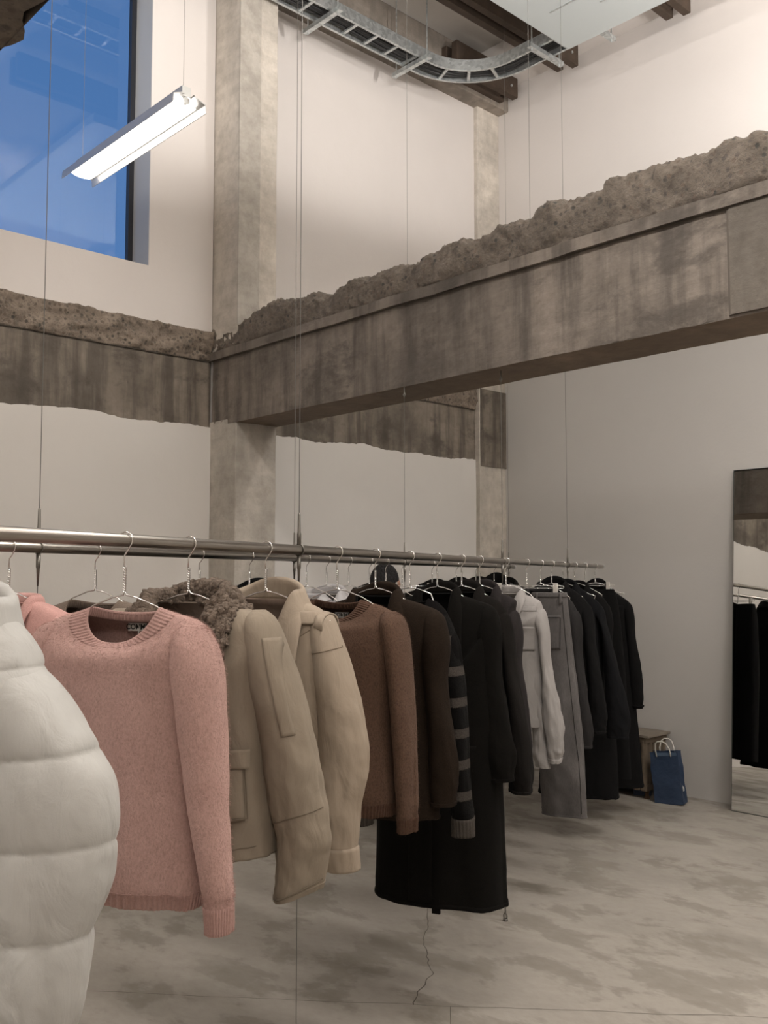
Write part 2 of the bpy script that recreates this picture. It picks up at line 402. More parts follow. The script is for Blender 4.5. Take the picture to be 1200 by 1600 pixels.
# upper plaster: pieces around the window
def upper(ya, yb, za, zb, ragged=False):
    mb = MB()
    def P(i, j):
        y = ya+(yb-ya)*j; e = (.035*fbm(y*2.0, 13, 1, 5)+.012*fbm(y*15, 7, 4, 4)) if ragged else 0
        return (XL+.004, y, (za+e)+(zb-za-e)*i)
    mb.grid(P, 4, int((yb-ya)/.02)+2); mb.build('upper_plaster', M['plaster'], wl, solid=.014)
upper(Y0, 3.46, Z2, WZ0, True); upper(WY1, 3.46, WZ0, ZC); upper(Y0, WY0, WZ0, ZC); upper(WY0, WY1, WZ1, ZC)
upper(3.78, 6.13, Z2, ZC, True)

# ring beam: exposed concrete band flush in the left wall
def ring(ya, yb, name='concrete_beam', label=None):
    o = MB()
    def P(i, j):
        z = Z0-.06+(Z1-Z0+.06)*i; y = ya+(yb-ya)*j
        return (XL-.006+.004*fbm(y*3, z*3, 1), y, z)
    o.grid(P, 24, int((yb-ya)/.03)+2)
    o = o.build(name, M['ring'], smooth=True, solid=.08); tag(o, label, kind='structure')
    r = MB()
    def Q(i, j):
        y = ya+(yb-ya)*j; z = Z1+(Z2+.015-Z1)*i
        d = .028*fbm(y*7, z*9, 4, 6)+.02*sst(.0, .5, i)
        return (XL+.004+abs(d)*sst(0, .12, i), y, z+.01*fbm(y*4, z, 9))
    r.grid(Q, 26, int((yb-ya)/.012)+2)
    r.build('broken_edge', M['rubble_tan'], o, smooth=True, solid=.06)
    c = MB()   # gap under the broken layer
    P2 = []
    for k in range(int((yb-ya)/.03)+1):
        y = ya+k*.03; P2.append((XL+.000, y, Z1+.006*fbm(y*3, 0, 5)))
    c.tube(P2, .0045, 5); c.build('shadow_gap', M['crack'], o)
ring(Y0, 3.46, label='flush stained concrete ring beam under the tall window')
ring(3.78, 6.13, label='flush stained concrete ring beam in the far bay behind the rails')

# window
wi = empty('window_1', (XL-.2, (WY0+WY1)/2, WZ0)); tag(wi, 'tall window with blue dusk sky', kind='structure'); yo = (WY0+WY1)/2
rv = MB(); rv.box(-.02, .197, WY1-yo-.001, WY1-yo+.03, 0, WZ1-WZ0); rv.box(-.02, .197, WY0-yo-.03, WY0-yo+.001, 0, WZ1-WZ0)
rv.build('window_reveal', M['reveal'], wi)
MB().box(-.02, .20, WY0-yo, WY1-yo, -.03, .004).build('window_sill', M['plaster'], wi)
fr = MB(); fr.box(-.05, -.01, WY1-yo-.035, WY1-yo, 0, WZ1-WZ0); fr.box(-.05, -.01, WY0-yo, WY0-yo+.035, 0, WZ1-WZ0)
fr.box(-.05, -.01, WY0-yo, WY1-yo, 0, .012); fr.box(-.05, -.01, WY0-yo, WY1-yo, WZ1-WZ0-.035, WZ1-WZ0)
fr.build('window_frame', M['frame_dark'], wi)
MB().box(-.034, -.028, WY0-yo+.03, WY1-yo-.03, .01, WZ1-WZ0-.03).build('pane', M['glass'], wi)

# back wall (the one with the mirror)
wbk = MB(); wbk.box(XL-.3, X1+.3, YB, YB+.3, 0, ZC)
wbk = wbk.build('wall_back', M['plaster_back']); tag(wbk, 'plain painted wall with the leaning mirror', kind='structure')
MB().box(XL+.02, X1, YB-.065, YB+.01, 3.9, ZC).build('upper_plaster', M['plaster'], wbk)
# other walls, behind the camera
wr_ = MB().box(X1, X1+.3, Y0-.3, YB+.3, 0, ZC).build('wall_right', M['dark_room']); tag(wr_, kind='structure')
wf_ = MB().box(XL-.3, X1+.3, Y0-.3, Y0, 0, ZC).build('wall_front', M['dark_room']); tag(wf_, kind='structure')

# columns
def column(x0, x1, y0, y1, z0, z1, mt, label, skims=()):
    mb = MB()
    nzs = int((z1-z0)/.05)
    def P(i, j):
        z = z0+(z1-z0)*i; k = min(int(j*4+1e-6), 3); t = j*4-k
        c = [(x0, y0), (x1, y0), (x1, y1), (x0, y1), (x0, y0)]
        x = c[k][0]+(c[k+1][0]-c[k][0])*t; y = c[k][1]+(c[k+1][1]-c[k][1])*t
        return (x+.004*fbm(y*5, z*2, 1), y+.004*fbm(x*5, z*2, 5), z)
    mb.grid(P, nzs, 33)
    o = mb.build('concrete_column', mt); tag(o, label, kind='structure')
    md = o.modifiers.new('b', 'BEVEL'); md.width = .004; md.limit_method = 'ANGLE'; md.angle_limit = 1
    return o
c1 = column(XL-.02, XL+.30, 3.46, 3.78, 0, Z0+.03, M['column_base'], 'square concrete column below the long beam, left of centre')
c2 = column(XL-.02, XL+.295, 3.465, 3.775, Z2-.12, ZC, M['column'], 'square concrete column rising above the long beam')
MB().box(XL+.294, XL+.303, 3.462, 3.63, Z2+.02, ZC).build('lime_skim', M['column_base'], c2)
c3 = column(XL-.02, XL+.045, 6.12, YB, 0, ZC, M['column'], 'narrow concrete column in the far corner')
# the stained node where the ring beam meets the far corner column
MB().box(XL-.01, XL+.052, 6.13, YB-.001, Z0-.05, Z2).build('stained_band', M['ring'], c3)

# long beams
def long_beam(y0, y1, xa, xb, label, rag=.009, smat=None):
    o = MB()
    def P(i, j):
        z = Z0+(Z1-Z0)*i; x = xa+(xb-xa)*j
        return (x, y0+.005*fbm(x*2, z*3, 2)+.003*fbm(x*14, z*14, 3), z)
    o.grid(P, 22, int((xb-xa)/.03)+2)
    def Pb(i, j):
        z = Z1-(Z1-Z0)*i; x = xa+(xb-xa)*j
        return (x, y1, z)
    o.grid(Pb, 4, int((xb-xa)/.3)+2)
    o.box(xa, xb, y0+.02, y1-.01, Z0+.05, Z1)
    o = o.build('concrete_beam', M['concrete'], smooth=False); tag(o, label, kind='structure')
    s = MB()
    def Ps(i, j):
        y = y1-(y1-y0)*i; x = xa+(xb-xa)*j
        e = rag*fbm(x*6, 1, 1, 4)+(rag-.009)*.8*fbm(x*24, 3, 1, 3)
        yy = y+(e if i < .01 else 0); zz = Z0+.004*fbm(x*4, y*4, 3)+(.012*abs(fbm(x*9, 1, 5)) if i > .99 else 0)
        return (x, yy, zz)
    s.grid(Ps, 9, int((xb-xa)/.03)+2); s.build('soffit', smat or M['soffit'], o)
    # slightly recessed formwork strip with its line
    st = MB()
    def Pf(i, j):
        z = Z1+(.055)*i; x = xa+(xb-xa)*j
        return (x, y0-.004+.003*fbm(x*3, z*3, 6), z+.006*fbm(x*2, 0, 2))
    st.grid(Pf, 4, int((xb-xa)/.04)+2); st.build('formwork_strip', M['concrete'], o, solid=.02, offset=1)
    g = MB(); P2 = [(xa+k*.04, y0-.004, Z1-.002+.004*fbm(k*.1, 2, 0)) for k in range(int((xb-xa)/.04)+1)]
    g.tube(P2, .0026, 5); g.build('shadow_gap', M['crack'], o)
    r = MB()
    yc = (y0+y1)/2+.01; hy = (y1-y0)/2+.02; zm = (Z1+Z2)/2+.04; hz = (Z2-Z1)/2+.02
    nx = int((xb-xa)/.012)+2; nr = 64
    def Pr(i, j):
        x = xa+(xb-xa)*i; a = 2*PI*j
        ca, sa = math.cos(a), math.sin(a)
        y = yc+hy*math.copysign(abs(ca)**.5, ca); z = zm+hz*math.copysign(abs(sa)**.55, sa)
        up = sst(-.2, .9, sa)
        d = .045*fbm(x*3.2, y*3.2, z*3.2+3, 5)+.016*fbm(x*22, y*22, z*22, 3)
        # scalloped chips along the upper edge
        d += .014*abs(math.sin(x*9+2*nz(x*1.5, 0, 0)))*up-.008*abs(fbm(x*45, y*45, z*45, 2))
        k = .35+.65*sst(-.9, -.2, sa)
        return (x, y-(.7*d*k if ca < 0 else -.5*d*k), z+(1.0*d+.03*fbm(x*.9, 5, 5)+.012*(x-xa)*.6)*up*.9)
    r.grid(Pr, nx, nr, closed=True)
    r.build('broken_slab_edge', M['rubble'], o, smooth=True)
    return o
lb = long_beam(3.46, 3.78, XL+.02, X1, 'long stained concrete beam crossing the room with a broken slab edge on top')
# a vertical joint and a patch board on the face at the right
MB().box(-1.745, -1.735, 3.452, 3.47, Z0+.01, Z1).build('vertical_joint', M['crack'], lb)
MB().box(-1.735, -.2, 3.448, 3.47, Z0+.012, Z1-.004).build('patched_face', m_concrete('smoother_patch_concrete', (.14, .122, .102), .7, .3), lb)
nb = long_beam(.37, .66, XL+.02, -1.15, 'rough concrete beam overhead in the top left corner', .03, M['rubble'])

# roof beams
rb = MB()
rb.box(XL-.01, XL+.16, 3.78, YB, 5.72, ZC)
rb = rb.build('roof_beam', M['roof_beam'], bevel=.01); tag(rb, 'stained concrete roof beam along the left wall', kind='structure')
rb2 = MB().box(XL+.16, X1, 6.0, YB, 5.93, ZC).build('roof_beam', M['plaster'], bevel=.01); tag(rb2, 'white painted roof beam along the back wall', kind='structure')
rb3 = MB().box(XL-.01, XL+.10, Y0, 3.46, 5.72, ZC).build('roof_beam', M['roof_beam'], bevel=.01); tag(rb3, 'stained concrete roof beam above the tall window', kind='structure')
def purlin(x, y0, y1, z0, label):
    t = empty('timber_beam', (x, (y0+y1)/2, z0), 0, label, 'beam', 'paired timber roof beams'); L = (y1-y0)/2
    for sx in (-1, 1):
        b = MB().box(sx*.06-.03, sx*.06+.03, -L, L-(.04 if sx < 0 else 0), 0, .22).build('timber_board', M['timber'], t, bevel=.003)
    MB().box(-.035, .035, L-.5, L-.12, .02, .2).build('timber_spacer', M['timber'], t)
    for k in range(2):
        bt = MB(); bt.tube([(-.1, L-.09-.1*k, .08+.07*k), (.1, L-.09-.1*k, .08+.07*k)], .011, 8); bt.build('bolt', M['galv'], t)
purlin(-5.17, 5.55, 6.33, 5.76, 'dark paired timber roof beam in the far corner against the left wall')
purlin(-4.50, 3.0, 6.28, 5.76, 'dark paired timber roof beam behind the pale sheet, second from the left wall')
purlin(-3.50, 3.0, 6.28, 5.76, 'dark paired timber roof beam ending at the top edge, right of the sheet')

# cable tray: galvanised ladder turning the corner
ty = empty('cable_tray', (-4.9, 5.4, 5.5), 0, 'galvanised ladder cable tray curving around the far corner under the roof', 'cable tray')
def tray_path(off):
    # inner radius R measured at the corner; off = distance from the inner rail towards the walls
    P = []; R = .42+off; cx, cy = -4.45, 5.03
    P += [(cx-R, y) for y in [2.6+.1*k for k in range(25)]]
    P += [(cx-R*math.cos(a), cy+R*math.sin(a)) for a in [PI/2*k/16 for k in range(17)]]
    P += [(x, cy+R) for x in [cx+.1*k for k in range(1, 60)]]
    return [(x+4.9, y-5.4) for x, y in P]
def rail_strip(off, name):
    mb = MB(); P = tray_path(off); s = 1
    v = []
    for (x, y) in P: v += [(x, y, 0), (x, y, .085)]
    mb.add(v, [(2*i, 2*i+2, 2*i+3, 2*i+1) for i in range(len(P)-1)])
    mb.build(name, M['galv'], ty, solid=.004, offset=0)
    lp = MB(); Pi = tray_path(off+(.018 if off < .1 else -.018)); v = []
    for (a, b) in zip(P, Pi): v += [(*a, .001), (*b, .001)]
    lp.add(v, [(2*i, 2*i+1, 2*i+3, 2*i+2) for i in range(len(P)-1)]); lp.build('flange', M['galv'], ty, solid=.003, offset=0)
rail_strip(0, 'side_rail'); rail_strip(.19, 'side_rail')
A, B = tray_path(0), tray_path(.19)
def rung(p, q):
    p = Vector((*p, .012)); q = Vector((*q, .012)); d = (q-p); L = d.length; d.normalize(); w = Vector((-d.y, d.x, 0))
    MB().obox((p+q)/2, d*L/2, w*.011, Vector((0, 0, .007))).build('rung', M['galv'], ty)
for k in list(range(1, 25, 2))+[29, 33, 37]+list(range(43, 92, 2)): rung(A[k], B[k])
for k, off in enumerate((.05, .08, .105, .14)):
    cb = MB(); P = tray_path(off); cb.tube([(x, y, .03+.006*math.sin(i*.7+k)) for i, (x, y) in enumerate(P)], .013, 8); cb.build('cable', M['black_cable'], ty)
fl2 = MB(); Pm = tray_path(.02); Pn = tray_path(.17); v = []
for a, b in zip(Pm, Pn): v += [(*a, .05), (*b, .05)]
fl2.add(v, [(2*i, 2*i+1, 2*i+3, 2*i+2) for i in range(len(Pm)-1)]); fl2.build('cable_bed', M['black_cable'], ty, solid=.004)
# trapeze brackets and rods carrying the tray
def trapeze(x, y, along, label):
    t = empty('tray_bracket', (x, y, 5.49), 0, label, 'bracket', 'trapeze brackets under the cable tray')
    ax = Vector((1, 0, 0)) if along == 'x' else Vector((0, 1, 0)); ay = Vector((-ax.y, ax.x, 0))
    MB().obox((0, 0, -.018), ax*.20, ay*.018, Vector((0, 0, .016))).build('channel', M['galv'], t)
    for s in (-1, 1):
        r = MB(); p = ax*.165*s; r.tube([(p.x, p.y, -.05), (p.x, p.y, ZC-5.49)], .005, 6); r.build('threaded_rod', M['galv'], t)
for x, y, a, l in ((-4.97, 4.05, 'x', 'galvanised bracket and rods under the cable tray, nearest the column'),
                   (-4.97, 4.92, 'x', 'galvanised bracket and rods under the cable tray, just before the bend'),
                   (-4.18, 5.54, 'y', 'galvanised bracket and rods under the cable tray, just past the bend'),
                   (-3.72, 5.54, 'y', 'galvanised bracket and rods under the cable tray, beside the pale sheet')): trapeze(x, y, a, l)
# pale duct underside
du = empty('air_duct', (-3.2, 4.9, 5.41), 0, 'wide pale galvanised duct hanging at the top right under the roof', 'duct')
MB().box(-.76, 1.9, -1.4, .62, 0, .075).build('duct_body', M['sheet'], du, bevel=.006)
for k, (x, y) in enumerate(((-.35, .15), (-.05, .3), (.25, .1), (.0, -.25))):
    MB().box(x-.22, x+.22, y-.006, y+.006, -.003, .002).build('seam', M['galv'], du)

# ================================================================== RAILS AND WIRES
RZ = 1.677
A1, B1 = Vector((-1.69, .654, RZ)), Vector((-4.0, 5.90, RZ))
A2, B2 = Vector((-2.39, .924, RZ)), Vector((-4.5, 5.5, RZ))
D1 = (B1-A1).normalized(); D2 = (B2-A2).normalized()
def rail(a, b, d, label):
    a = a-d*1.1; L = (b-a).length
    t = empty('clothes_rail', a, math.atan2(d.y, d.x), label, 'clothes rail', 'suspended steel clothes rails')
    mb = MB(); mb.tube([(0, 0, 0), (L*.25, 0, 0), (L*.5, 0, 0), (L*.75, 0, 0), (L, 0, 0)], .0138, 28); o = mb.build('rail_tube', M['steel'], t, smooth=True)
    c = MB(); c.tube([(L-.002, 0, 0), (L+.03, 0, 0), (L+.04, 0, 0)], [.0146, .0146, .008], 28); c.build('end_cap', M['lamp_metal'], t, smooth=True)
    return t
rail(A1, B1, D1, 'front suspended steel clothes rail, nearer the camera')
rail(A2, B2, D2, 'rear suspended steel clothes rail, nearer the left wall')
def wire(x, y, ztop, zbot, label, clamp=True, hooktop=False, eye=False, r=.0015):
    t = empty('suspension_wire', (x, y, zbot), 0, label, 'wire', 'thin steel suspension wires')
    w = MB(); w.tube([(0, 0, 0), (0, 0, ztop-zbot)], r*.8, 6); w.build('cable', M['wire'], t)
    z = RZ-zbot
    if clamp:
        f = MB(); f.tube([(0, 0, z+.105), (0, 0, z+.10), (0, 0, z+.05), (0, 0, z+.045), (0, 0, z+.014)], [.002, .0035, .0045, .006, .006], 10)
        f.tube([(0, 0, z-.014), (0, 0, z-.05), (0, 0, z-.055), (0, 0, z-.10)], [.006, .006, .0045, .002], 10); f.build('turnbuckle', M['fitting'], t, smooth=True)
        c = MB(); n = 24; R = .0155
        d = D1; n2 = Vector((-d.y, d.x, 0))
        c.tube([Vector((0, 0, z))+n2*R*math.cos(2*PI*k/n)+Vector((0, 0, 1))*R*math.sin(2*PI*k/n) for k in range(n+1)], .0022, 6); c.build('clamp_ring', M['fitting'], t, smooth=True)
    if hooktop:
        h = MB(); zt = ztop-zbot
        h.tube([(0, 0, zt+.01), (0, 0, zt-.03), (.008, 0, zt-.045), (0, 0, zt-.058), (-.008, 0, zt-.045), (0, 0, zt-.034)], .003, 6); h.build('hook', M['fitting'], t, smooth=True)
    if eye:
        h = MB(); h.tube([(.010*math.cos(a), 0, .02+.014*math.sin(a)) for a in [2*PI*k/14 for k in range(15)]], .0035, 6)
        h.tube([(0, 0, -.002), (0, 0, .008)], .012, 10); h.tube([(0, 0, .035), (0, 0, .10)], .0035, 6); h.build('floor_eye', M['fitting'], t, smooth=True)
wire(-2.133, 1.661, ZC, .001, 'steel wire through the front rail, tall one left of centre reaching the floor', eye=True)
wire(-2.958, 3.534, Z0+.004, .001, 'steel wire from the beam soffit through the front rail to a floor hook', hooktop=True, eye=True)
wire(-3.537, 4.848, ZC, RZ-.10, 'steel wire through the far part of the front rail behind the beam')
wire(-2.444, 1.042, ZC, .001, 'steel wire at the far left in front of the window, through the rear rail')
wire(-3.048, 2.350, ZC, RZ-.10, 'steel wire through the rear rail, just left of the tall front one')
wire(-3.563, 3.469, Z0+.004, .001, 'steel wire from the beam soffit to the middle of the rear rail', hooktop=True)
wire(-4.446, 5.383, ZC, .001, 'steel wire through the far end of the rear rail', r=.0013)
wire(-3.775, 3.70, ZC, Z2+.02, 'thin wire dropping to the beam top beside the far corner', clamp=False, r=.0012)
wire(-2.90, 3.70, ZC, Z2+.02, 'thin wire dropping to the beam top right of the corner column', clamp=False, r=.0012)

# ================================================================== LAMPS
def lamp(x, y, z, L, label, power=1.0, up=None, side=.85):
    t = empty('pendant_lamp', (x, y, z), 0, label, 'lamp', 'hanging tube lamps')
    h = L/2
    # cross-section: spine with two reflector wings, tube beneath
    prof = [(-.085, -.028), (-.079, -.034), (-.022, .002), (.022, .002), (.079, -.034), (.085, -.028), (.030, .016), (.030, .055), (-.030, .055), (-.030, .016)]
    for nm, pf, mt in (('spine', [(-.024, .002), (.024, .002), (.024, .052), (-.024, .052)], M['lamp_metal']),
                       ('reflector_wing', [(-.026, .002), (-.022, .008), (-.088, -.018), (-.092, -.060), (-.088, -.060), (-.084, -.022)], M['lamp_metal']),
                       ('reflector_wing', [(.026, .002), (.084, -.022), (.088, -.060), (.092, -.060), (.088, -.018), (.022, .008)], M['lamp_metal'])):
        mb = MB(); n = len(pf); hh = h if nm == 'reflector_wing' else h-.03
        v = [(-hh, a, b) for a, b in pf]+[(hh, a, b) for a, b in pf]
        mb.add(v, [tuple(range(n)), tuple(reversed(range(n, 2*n)))]+[(i, i+n, (i+1) % n+n, (i+1) % n) for i in range(n)]); mb.build(nm, mt, t)
    tb = MB(); hh = h-.055; n = 14
    pf = [(.066*math.cos(PI+PI*k/n), -.026+.022*math.sin(PI+PI*k/n)) for k in range(n+1)]+[(.030, -.008), (-.030, -.008)]; q = len(pf)
    tb.add([(-hh, a_, b_) for a_, b_ in pf]+[(hh, a_, b_) for a_, b_ in pf], [tuple(range(q)), tuple(reversed(range(q, 2*q)))]+[(i, i+q, (i+1) % q+q, (i+1) % q) for i in range(q)])
    tb.build('diffuser', M['tube'], t)
    for s in (-1, 1):
        hd = MB(); hd.tube([(s*(h-.056), 0, -.018), (s*(h-.03), 0, -.016)], .018, 12); hd.build('lamp_holder', M['lamp_metal'], t)
    for s in (-1, 1):
        w = MB(); w.tube([(s*(h-.06), 0, .05), (s*(h-.06), 0, ZC-z)], .0011, 6); w.build('hanging_wire', M['wire'], t)
    ld = bpy.data.lights.new('tube_light', 'AREA'); ld.shape = 'RECTANGLE'; ld.size = L-.1; ld.size_y = .13
    ld.energy = LAMP_W*power; ld.color = LAMP_COL; ld.spread = PI
    lo = bpy.data.objects.new('tube_light', ld); COL.objects.link(lo); lo.parent = t; lo.location = (0, 0, -.066)
    U = LAMP_UP*(power if up is None else up)
    lu = bpy.data.lights.new('tube_uplight', 'AREA'); lu.shape = 'RECTANGLE'; lu.size = L-.1; lu.size_y = .06
    lu.energy = U*(1-side); lu.color = LAMP_COL
    l2 = bpy.data.objects.new('tube_uplight', lu); COL.objects.link(l2); l2.parent = t; l2.location = (0, 0, .09); l2.rotation_euler = (PI, 0, 0)
    for s in (-1, 1):      # open upper side of the tube: even light from the horizontal upwards
        sp = bpy.data.lights.new('tube_sidelight', 'SPOT'); sp.spot_size = math.radians(177); sp.spot_blend = .12; sp.shadow_soft_size = .06
        sp.energy = U*side*.85; sp.color = LAMP_COL
        so_ = bpy.data.objects.new('tube_sidelight', sp); COL.objects.link(so_); so_.parent = t; so_.location = (s*h*.5, 0, .075); so_.rotation_euler = (PI, 0, 0)
lamp(-4.42, 2.31, 3.88, 1.19, 'lit tube lamp hanging in front of the tall window', .04, .22)
lamp(-1.6, 2.335, 3.9, 1.24, 'lit tube lamp above the rails, outside the picture on the right', 1.25, 2.9)
lamp(1.4, 2.335, 3.9, 1.24, 'lit tube lamp far right of the rails', 1.1, 2.8)
lamp(-.95, 4.45, 3.9, 1.24, 'lit tube lamp behind the long beam, outside the picture', 1.8, 4.3, .45)
lamp(2.4, 4.45, 3.9, 1.24, 'lit tube lamp behind the long beam, far right', 1.6, 3.0, .45)
lamp(-2.4, -.9, 3.9, 1.24, 'lit tube lamp behind the camera on the left', 1.25, 2.9)
lamp(1.4, -.9, 3.9, 1.24, 'lit tube lamp behind the camera on the right', 1.25, 2.9)

# ================================================================== GARMENT MACHINERY
def spline(rows, u):
    n = len(rows)-1; x = u*n; i = min(int(x), n-1); t = x-i
    p0, p1, p2, p3 = rows[max(i-1, 0)], rows[i], rows[i+1], rows[min(i+2, n)]
    out = []
    for a, b, c, d in zip(p0, p1, p2, p3):
        m1 = (c-a)*.5; m2 = (d-b)*.5
        out.append((2*t**3-3*t*t+1)*b+(t**3-2*t*t+t)*m1+(-2*t**3+3*t*t)*c+(t**3-t*t)*m2)
    return out
class Loft:
    """Horizontal rings from top to hem: rows of (z, x_left, x_right, half_depth, y_centre)."""
    def __init__(s, rows, dipF=0, dipB=0, vee=1.6, folds=(.006, 9, 2.0), seed=0, puff=None, ex=(.85, .75), wr=(0, 0), hemwave=.0, tilt=0, flare=0):
        s.rows = [tuple(r)+(0,)*(5-len(r)) for r in rows]; s.dF, s.dB, s.vee = dipF, dipB, vee
        s.folds, s.seed, s.puff, s.ex, s.wr, s.hw, s.tilt = folds, seed, puff, ex, wr, hemwave, tilt
        s.zt = rows[0][0]; s.zb = rows[-1][0]; s.Ld = max(.03, 2.3*max(dipF, dipB))
    def P(s, u, th, off=0, raw=False):
        z, xl, xr, d, y0 = spline(s.rows, u)
        c, q = math.cos(th), math.sin(th); cx, h = (xl+xr)/2, (xr-xl)/2
        d = max(d, .001)
        ax = math.copysign(abs(c)**s.ex[0], c); ay = math.copysign(abs(q)**s.ex[1], q)
        w = max(0, 1-(s.zt-z)/s.Ld)
        zz = z-(s.dF*max(0, -q)**s.vee+s.dB*max(0, q)**1.5)*w
        x = cx+h*ax; y = y0+d*ay
        t = (s.zt-z)/max(.001, s.zt-s.zb)
        nx, ny = c*min(1, d/max(h, .001))+.0*c, q
        L = math.hypot(nx, ny) or 1; nx /= L; ny /= L
        if not raw:
            A, fx, fz = s.folds; sd = s.seed*7.31
            g = .15+.85*sst(.08, .8, t)
            o = A*g*(fbm(x*fx+sd, (1 if q > 0 else -1)*3+y*fx*.5, zz*fz, 3)*1.3+.5*math.sin(x*fx*4.2+sd+3*nz(x*3, zz*1.5, sd)))
            if s.wr[0]:
                o += s.wr[0]*g*(.9*fbm(x*s.wr[1]*1.5+sd, y*s.wr[1]*1.5+zz*2.5, zz*s.wr[1]*.40, 4)+.35*fbm(x*s.wr[1]*2+sd, y*s.wr[1], zz*s.wr[1]*2.1+x*12, 3))
            if s.puff:
                n0, amp, z0 = s.puff[:3]; k = s.puff[3] if len(s.puff) > 3 else 0
                ph = (zz+k*x-z0)/n0; fr = abs(math.sin(PI*ph))
                o += amp*(fr**.5-.75)+amp*.18*fbm(x*14+sd, y*14, zz*6, 3)+amp*.22*(1-fr)*math.sin(x*95+sd+4*nz(x*8, 0, sd))
            x += nx*(o+off); y += ny*(o+off)
            zz += s.hw*t*fbm(x*5+sd, q*2, 1)*1.0+s.tilt*t*(x-cx)
        return Vector((x, y, zz))
    def at(s, x, z, side=-1, off=0):
        lo, hi = 0.0, 1.0; th = None
        for _ in range(26):
            m = (lo+hi)/2; zz, xl, xr, d, y0 = spline(s.rows, m)
            cx, h = (xl+xr)/2, max((xr-xl)/2, .001)
            k = max(-.999, min(.999, (x-cx)/h)); c = math.copysign(abs(k)**(1/s.ex[0]), k)
            th = side*math.acos(c)
            if s.P(m, th, raw=True).z > z: lo = m
            else: hi = m
        return s.P(m, th, off)
def shell(L, name, mt, par, n=70, m=96, u0=0, u1=1, off=0, ribs=0, ramp_=.0012, solid=.004, t0=0, t1=2*PI):
    closed = abs(t1-t0-2*PI) < 1e-6
    mb = MB()
    def P(i, j):
        th = t0+(t1-t0)*j
        o = off+(ramp_*math.sin(ribs*th) if ribs else 0)
        return L.P(u0+(u1-u0)*i, th, o)
    mb.grid(P, n, m, closed=closed)
    mb.f = [tuple(reversed(q)) for q in mb.f]
    return mb.build(name, mt, par, smooth=True, solid=solid, offset=-1)
def patch(L, name, mt, par, x0, x1, z0, z1, off=.004, th=.003, side=-1, skew=0, n=14, m=14, puffy=0):
    mb = MB()
    def P(i, j):
        z = z0+(z1-z0)*i; x = x0+(x1-x0)*j+skew*(z-z0)
        e = puffy*math.sin(PI*i)**.5*math.sin(PI*j)**.5 if puffy else 0
        return L.at(x, z, side, off+e)
    mb.grid(P, n, m)
    if side > 0: mb.f = [tuple(reversed(q)) for q in mb.f]
    return mb.build(name, mt, par, smooth=True, solid=th, offset=0)
def seam(L, name, mt, par, pts, r=.0012, side=-1, off=.001, sub=14):
    P = []
    for (x0, z0), (x1, z1) in zip(pts[:-1], pts[1:]):
        for k in range(sub): P.append(L.at(x0+(x1-x0)*k/sub, z0+(z1-z0)*k/sub, side, off))
    P.append(L.at(*pts[-1], side, off))
    mb = MB(); mb.tube(P, r, 5); return mb.build(name, mt, par, smooth=True)
def neck_band(L, name, mt, par, h=.024, ribs=70, r=.004, hf=None, m=300):
    mb = MB(); hf = hf or h
    def P(i, j):
        th = 2*PI*j; a = 2*PI*i; p = L.P(0, th); q = L.P(.06, th)
        o = Vector((math.cos(th), math.sin(th), 0)); w = h+(hf-h)*max(0, -math.sin(th))
        rb = 1+.28*math.sin(ribs*th)
        return p+o*(r*rb*math.cos(a)+.30*w*(.5-.5*math.sin(a)))+Vector((0, 0, 1))*(w*.5*math.sin(a)-w*.42)
    mb.grid(P, 13, m, closed=True)
    return mb.build(name, mt, par, smooth=True)
def collar(L, name, mt, par, stand=.035, fall=.05, spread=.03, front=.09, gap=.10, fuzz=0, thick=.004, n=14, m=90, frontw=.035, out=0.0):
    """Turned-down collar running round the neck ring, falling into lapels at the front."""
    mb = MB()
    a0, a1 = -PI/2+gap, 1.5*PI-gap
    def P(i, j):
        th = a0+(a1-a0)*j; b = L.P(0, th); q = math.sin(th)
        fr = max(0, -q)**1.6; o = Vector((math.cos(th), math.sin(th)*.9, 0)).normalized()
        bk = max(0, q); h = stand*(.30+.85*bk**2.2)*(1-.25*fr); f = (fall*(.72+.28*bk))+(front-fall)*fr
        side = Vector((math.copysign(1, math.cos(th)), 0, 0))
        o2 = (o*(1-fr*.75)+side*fr*1.0).normalized()
        fwd = Vector((0, -1, 0))*fr*.018
        s = i
        if s < .3: p = b+Vector((0, 0, 1))*h*(s/.3)+o*.002
        elif s < .45:
            a = (s-.3)/.15*PI; p = b+Vector((0, 0, 1))*(h+.007*math.sin(a))+o*(.002+.007*(1-math.cos(a)))+fwd*(s-.3)/.15
        else:
            k = (s-.45)/.55
            p = b+Vector((0, 0, 1))*(h-f*k*(1-.55*fr))+o2*(.016+(spread+frontw*fr)*k**1.1)+fwd
        if fuzz:
            e = fuzz*fbm(p.x*60, p.y*60, p.z*60, 3)+fuzz*.6*fbm(p.x*170, p.y*170, p.z*170, 2)
            p = p+o*e+Vector((0, 0, 1))*e*.6
        return p
    mb.grid(P, n, m)
    return mb.build(name, mt, par, smooth=True, solid=thick, offset=0)
def mirror_rows(rows): return [(r[0], -r[2], -r[1])+tuple(r[3:]) for r in rows]

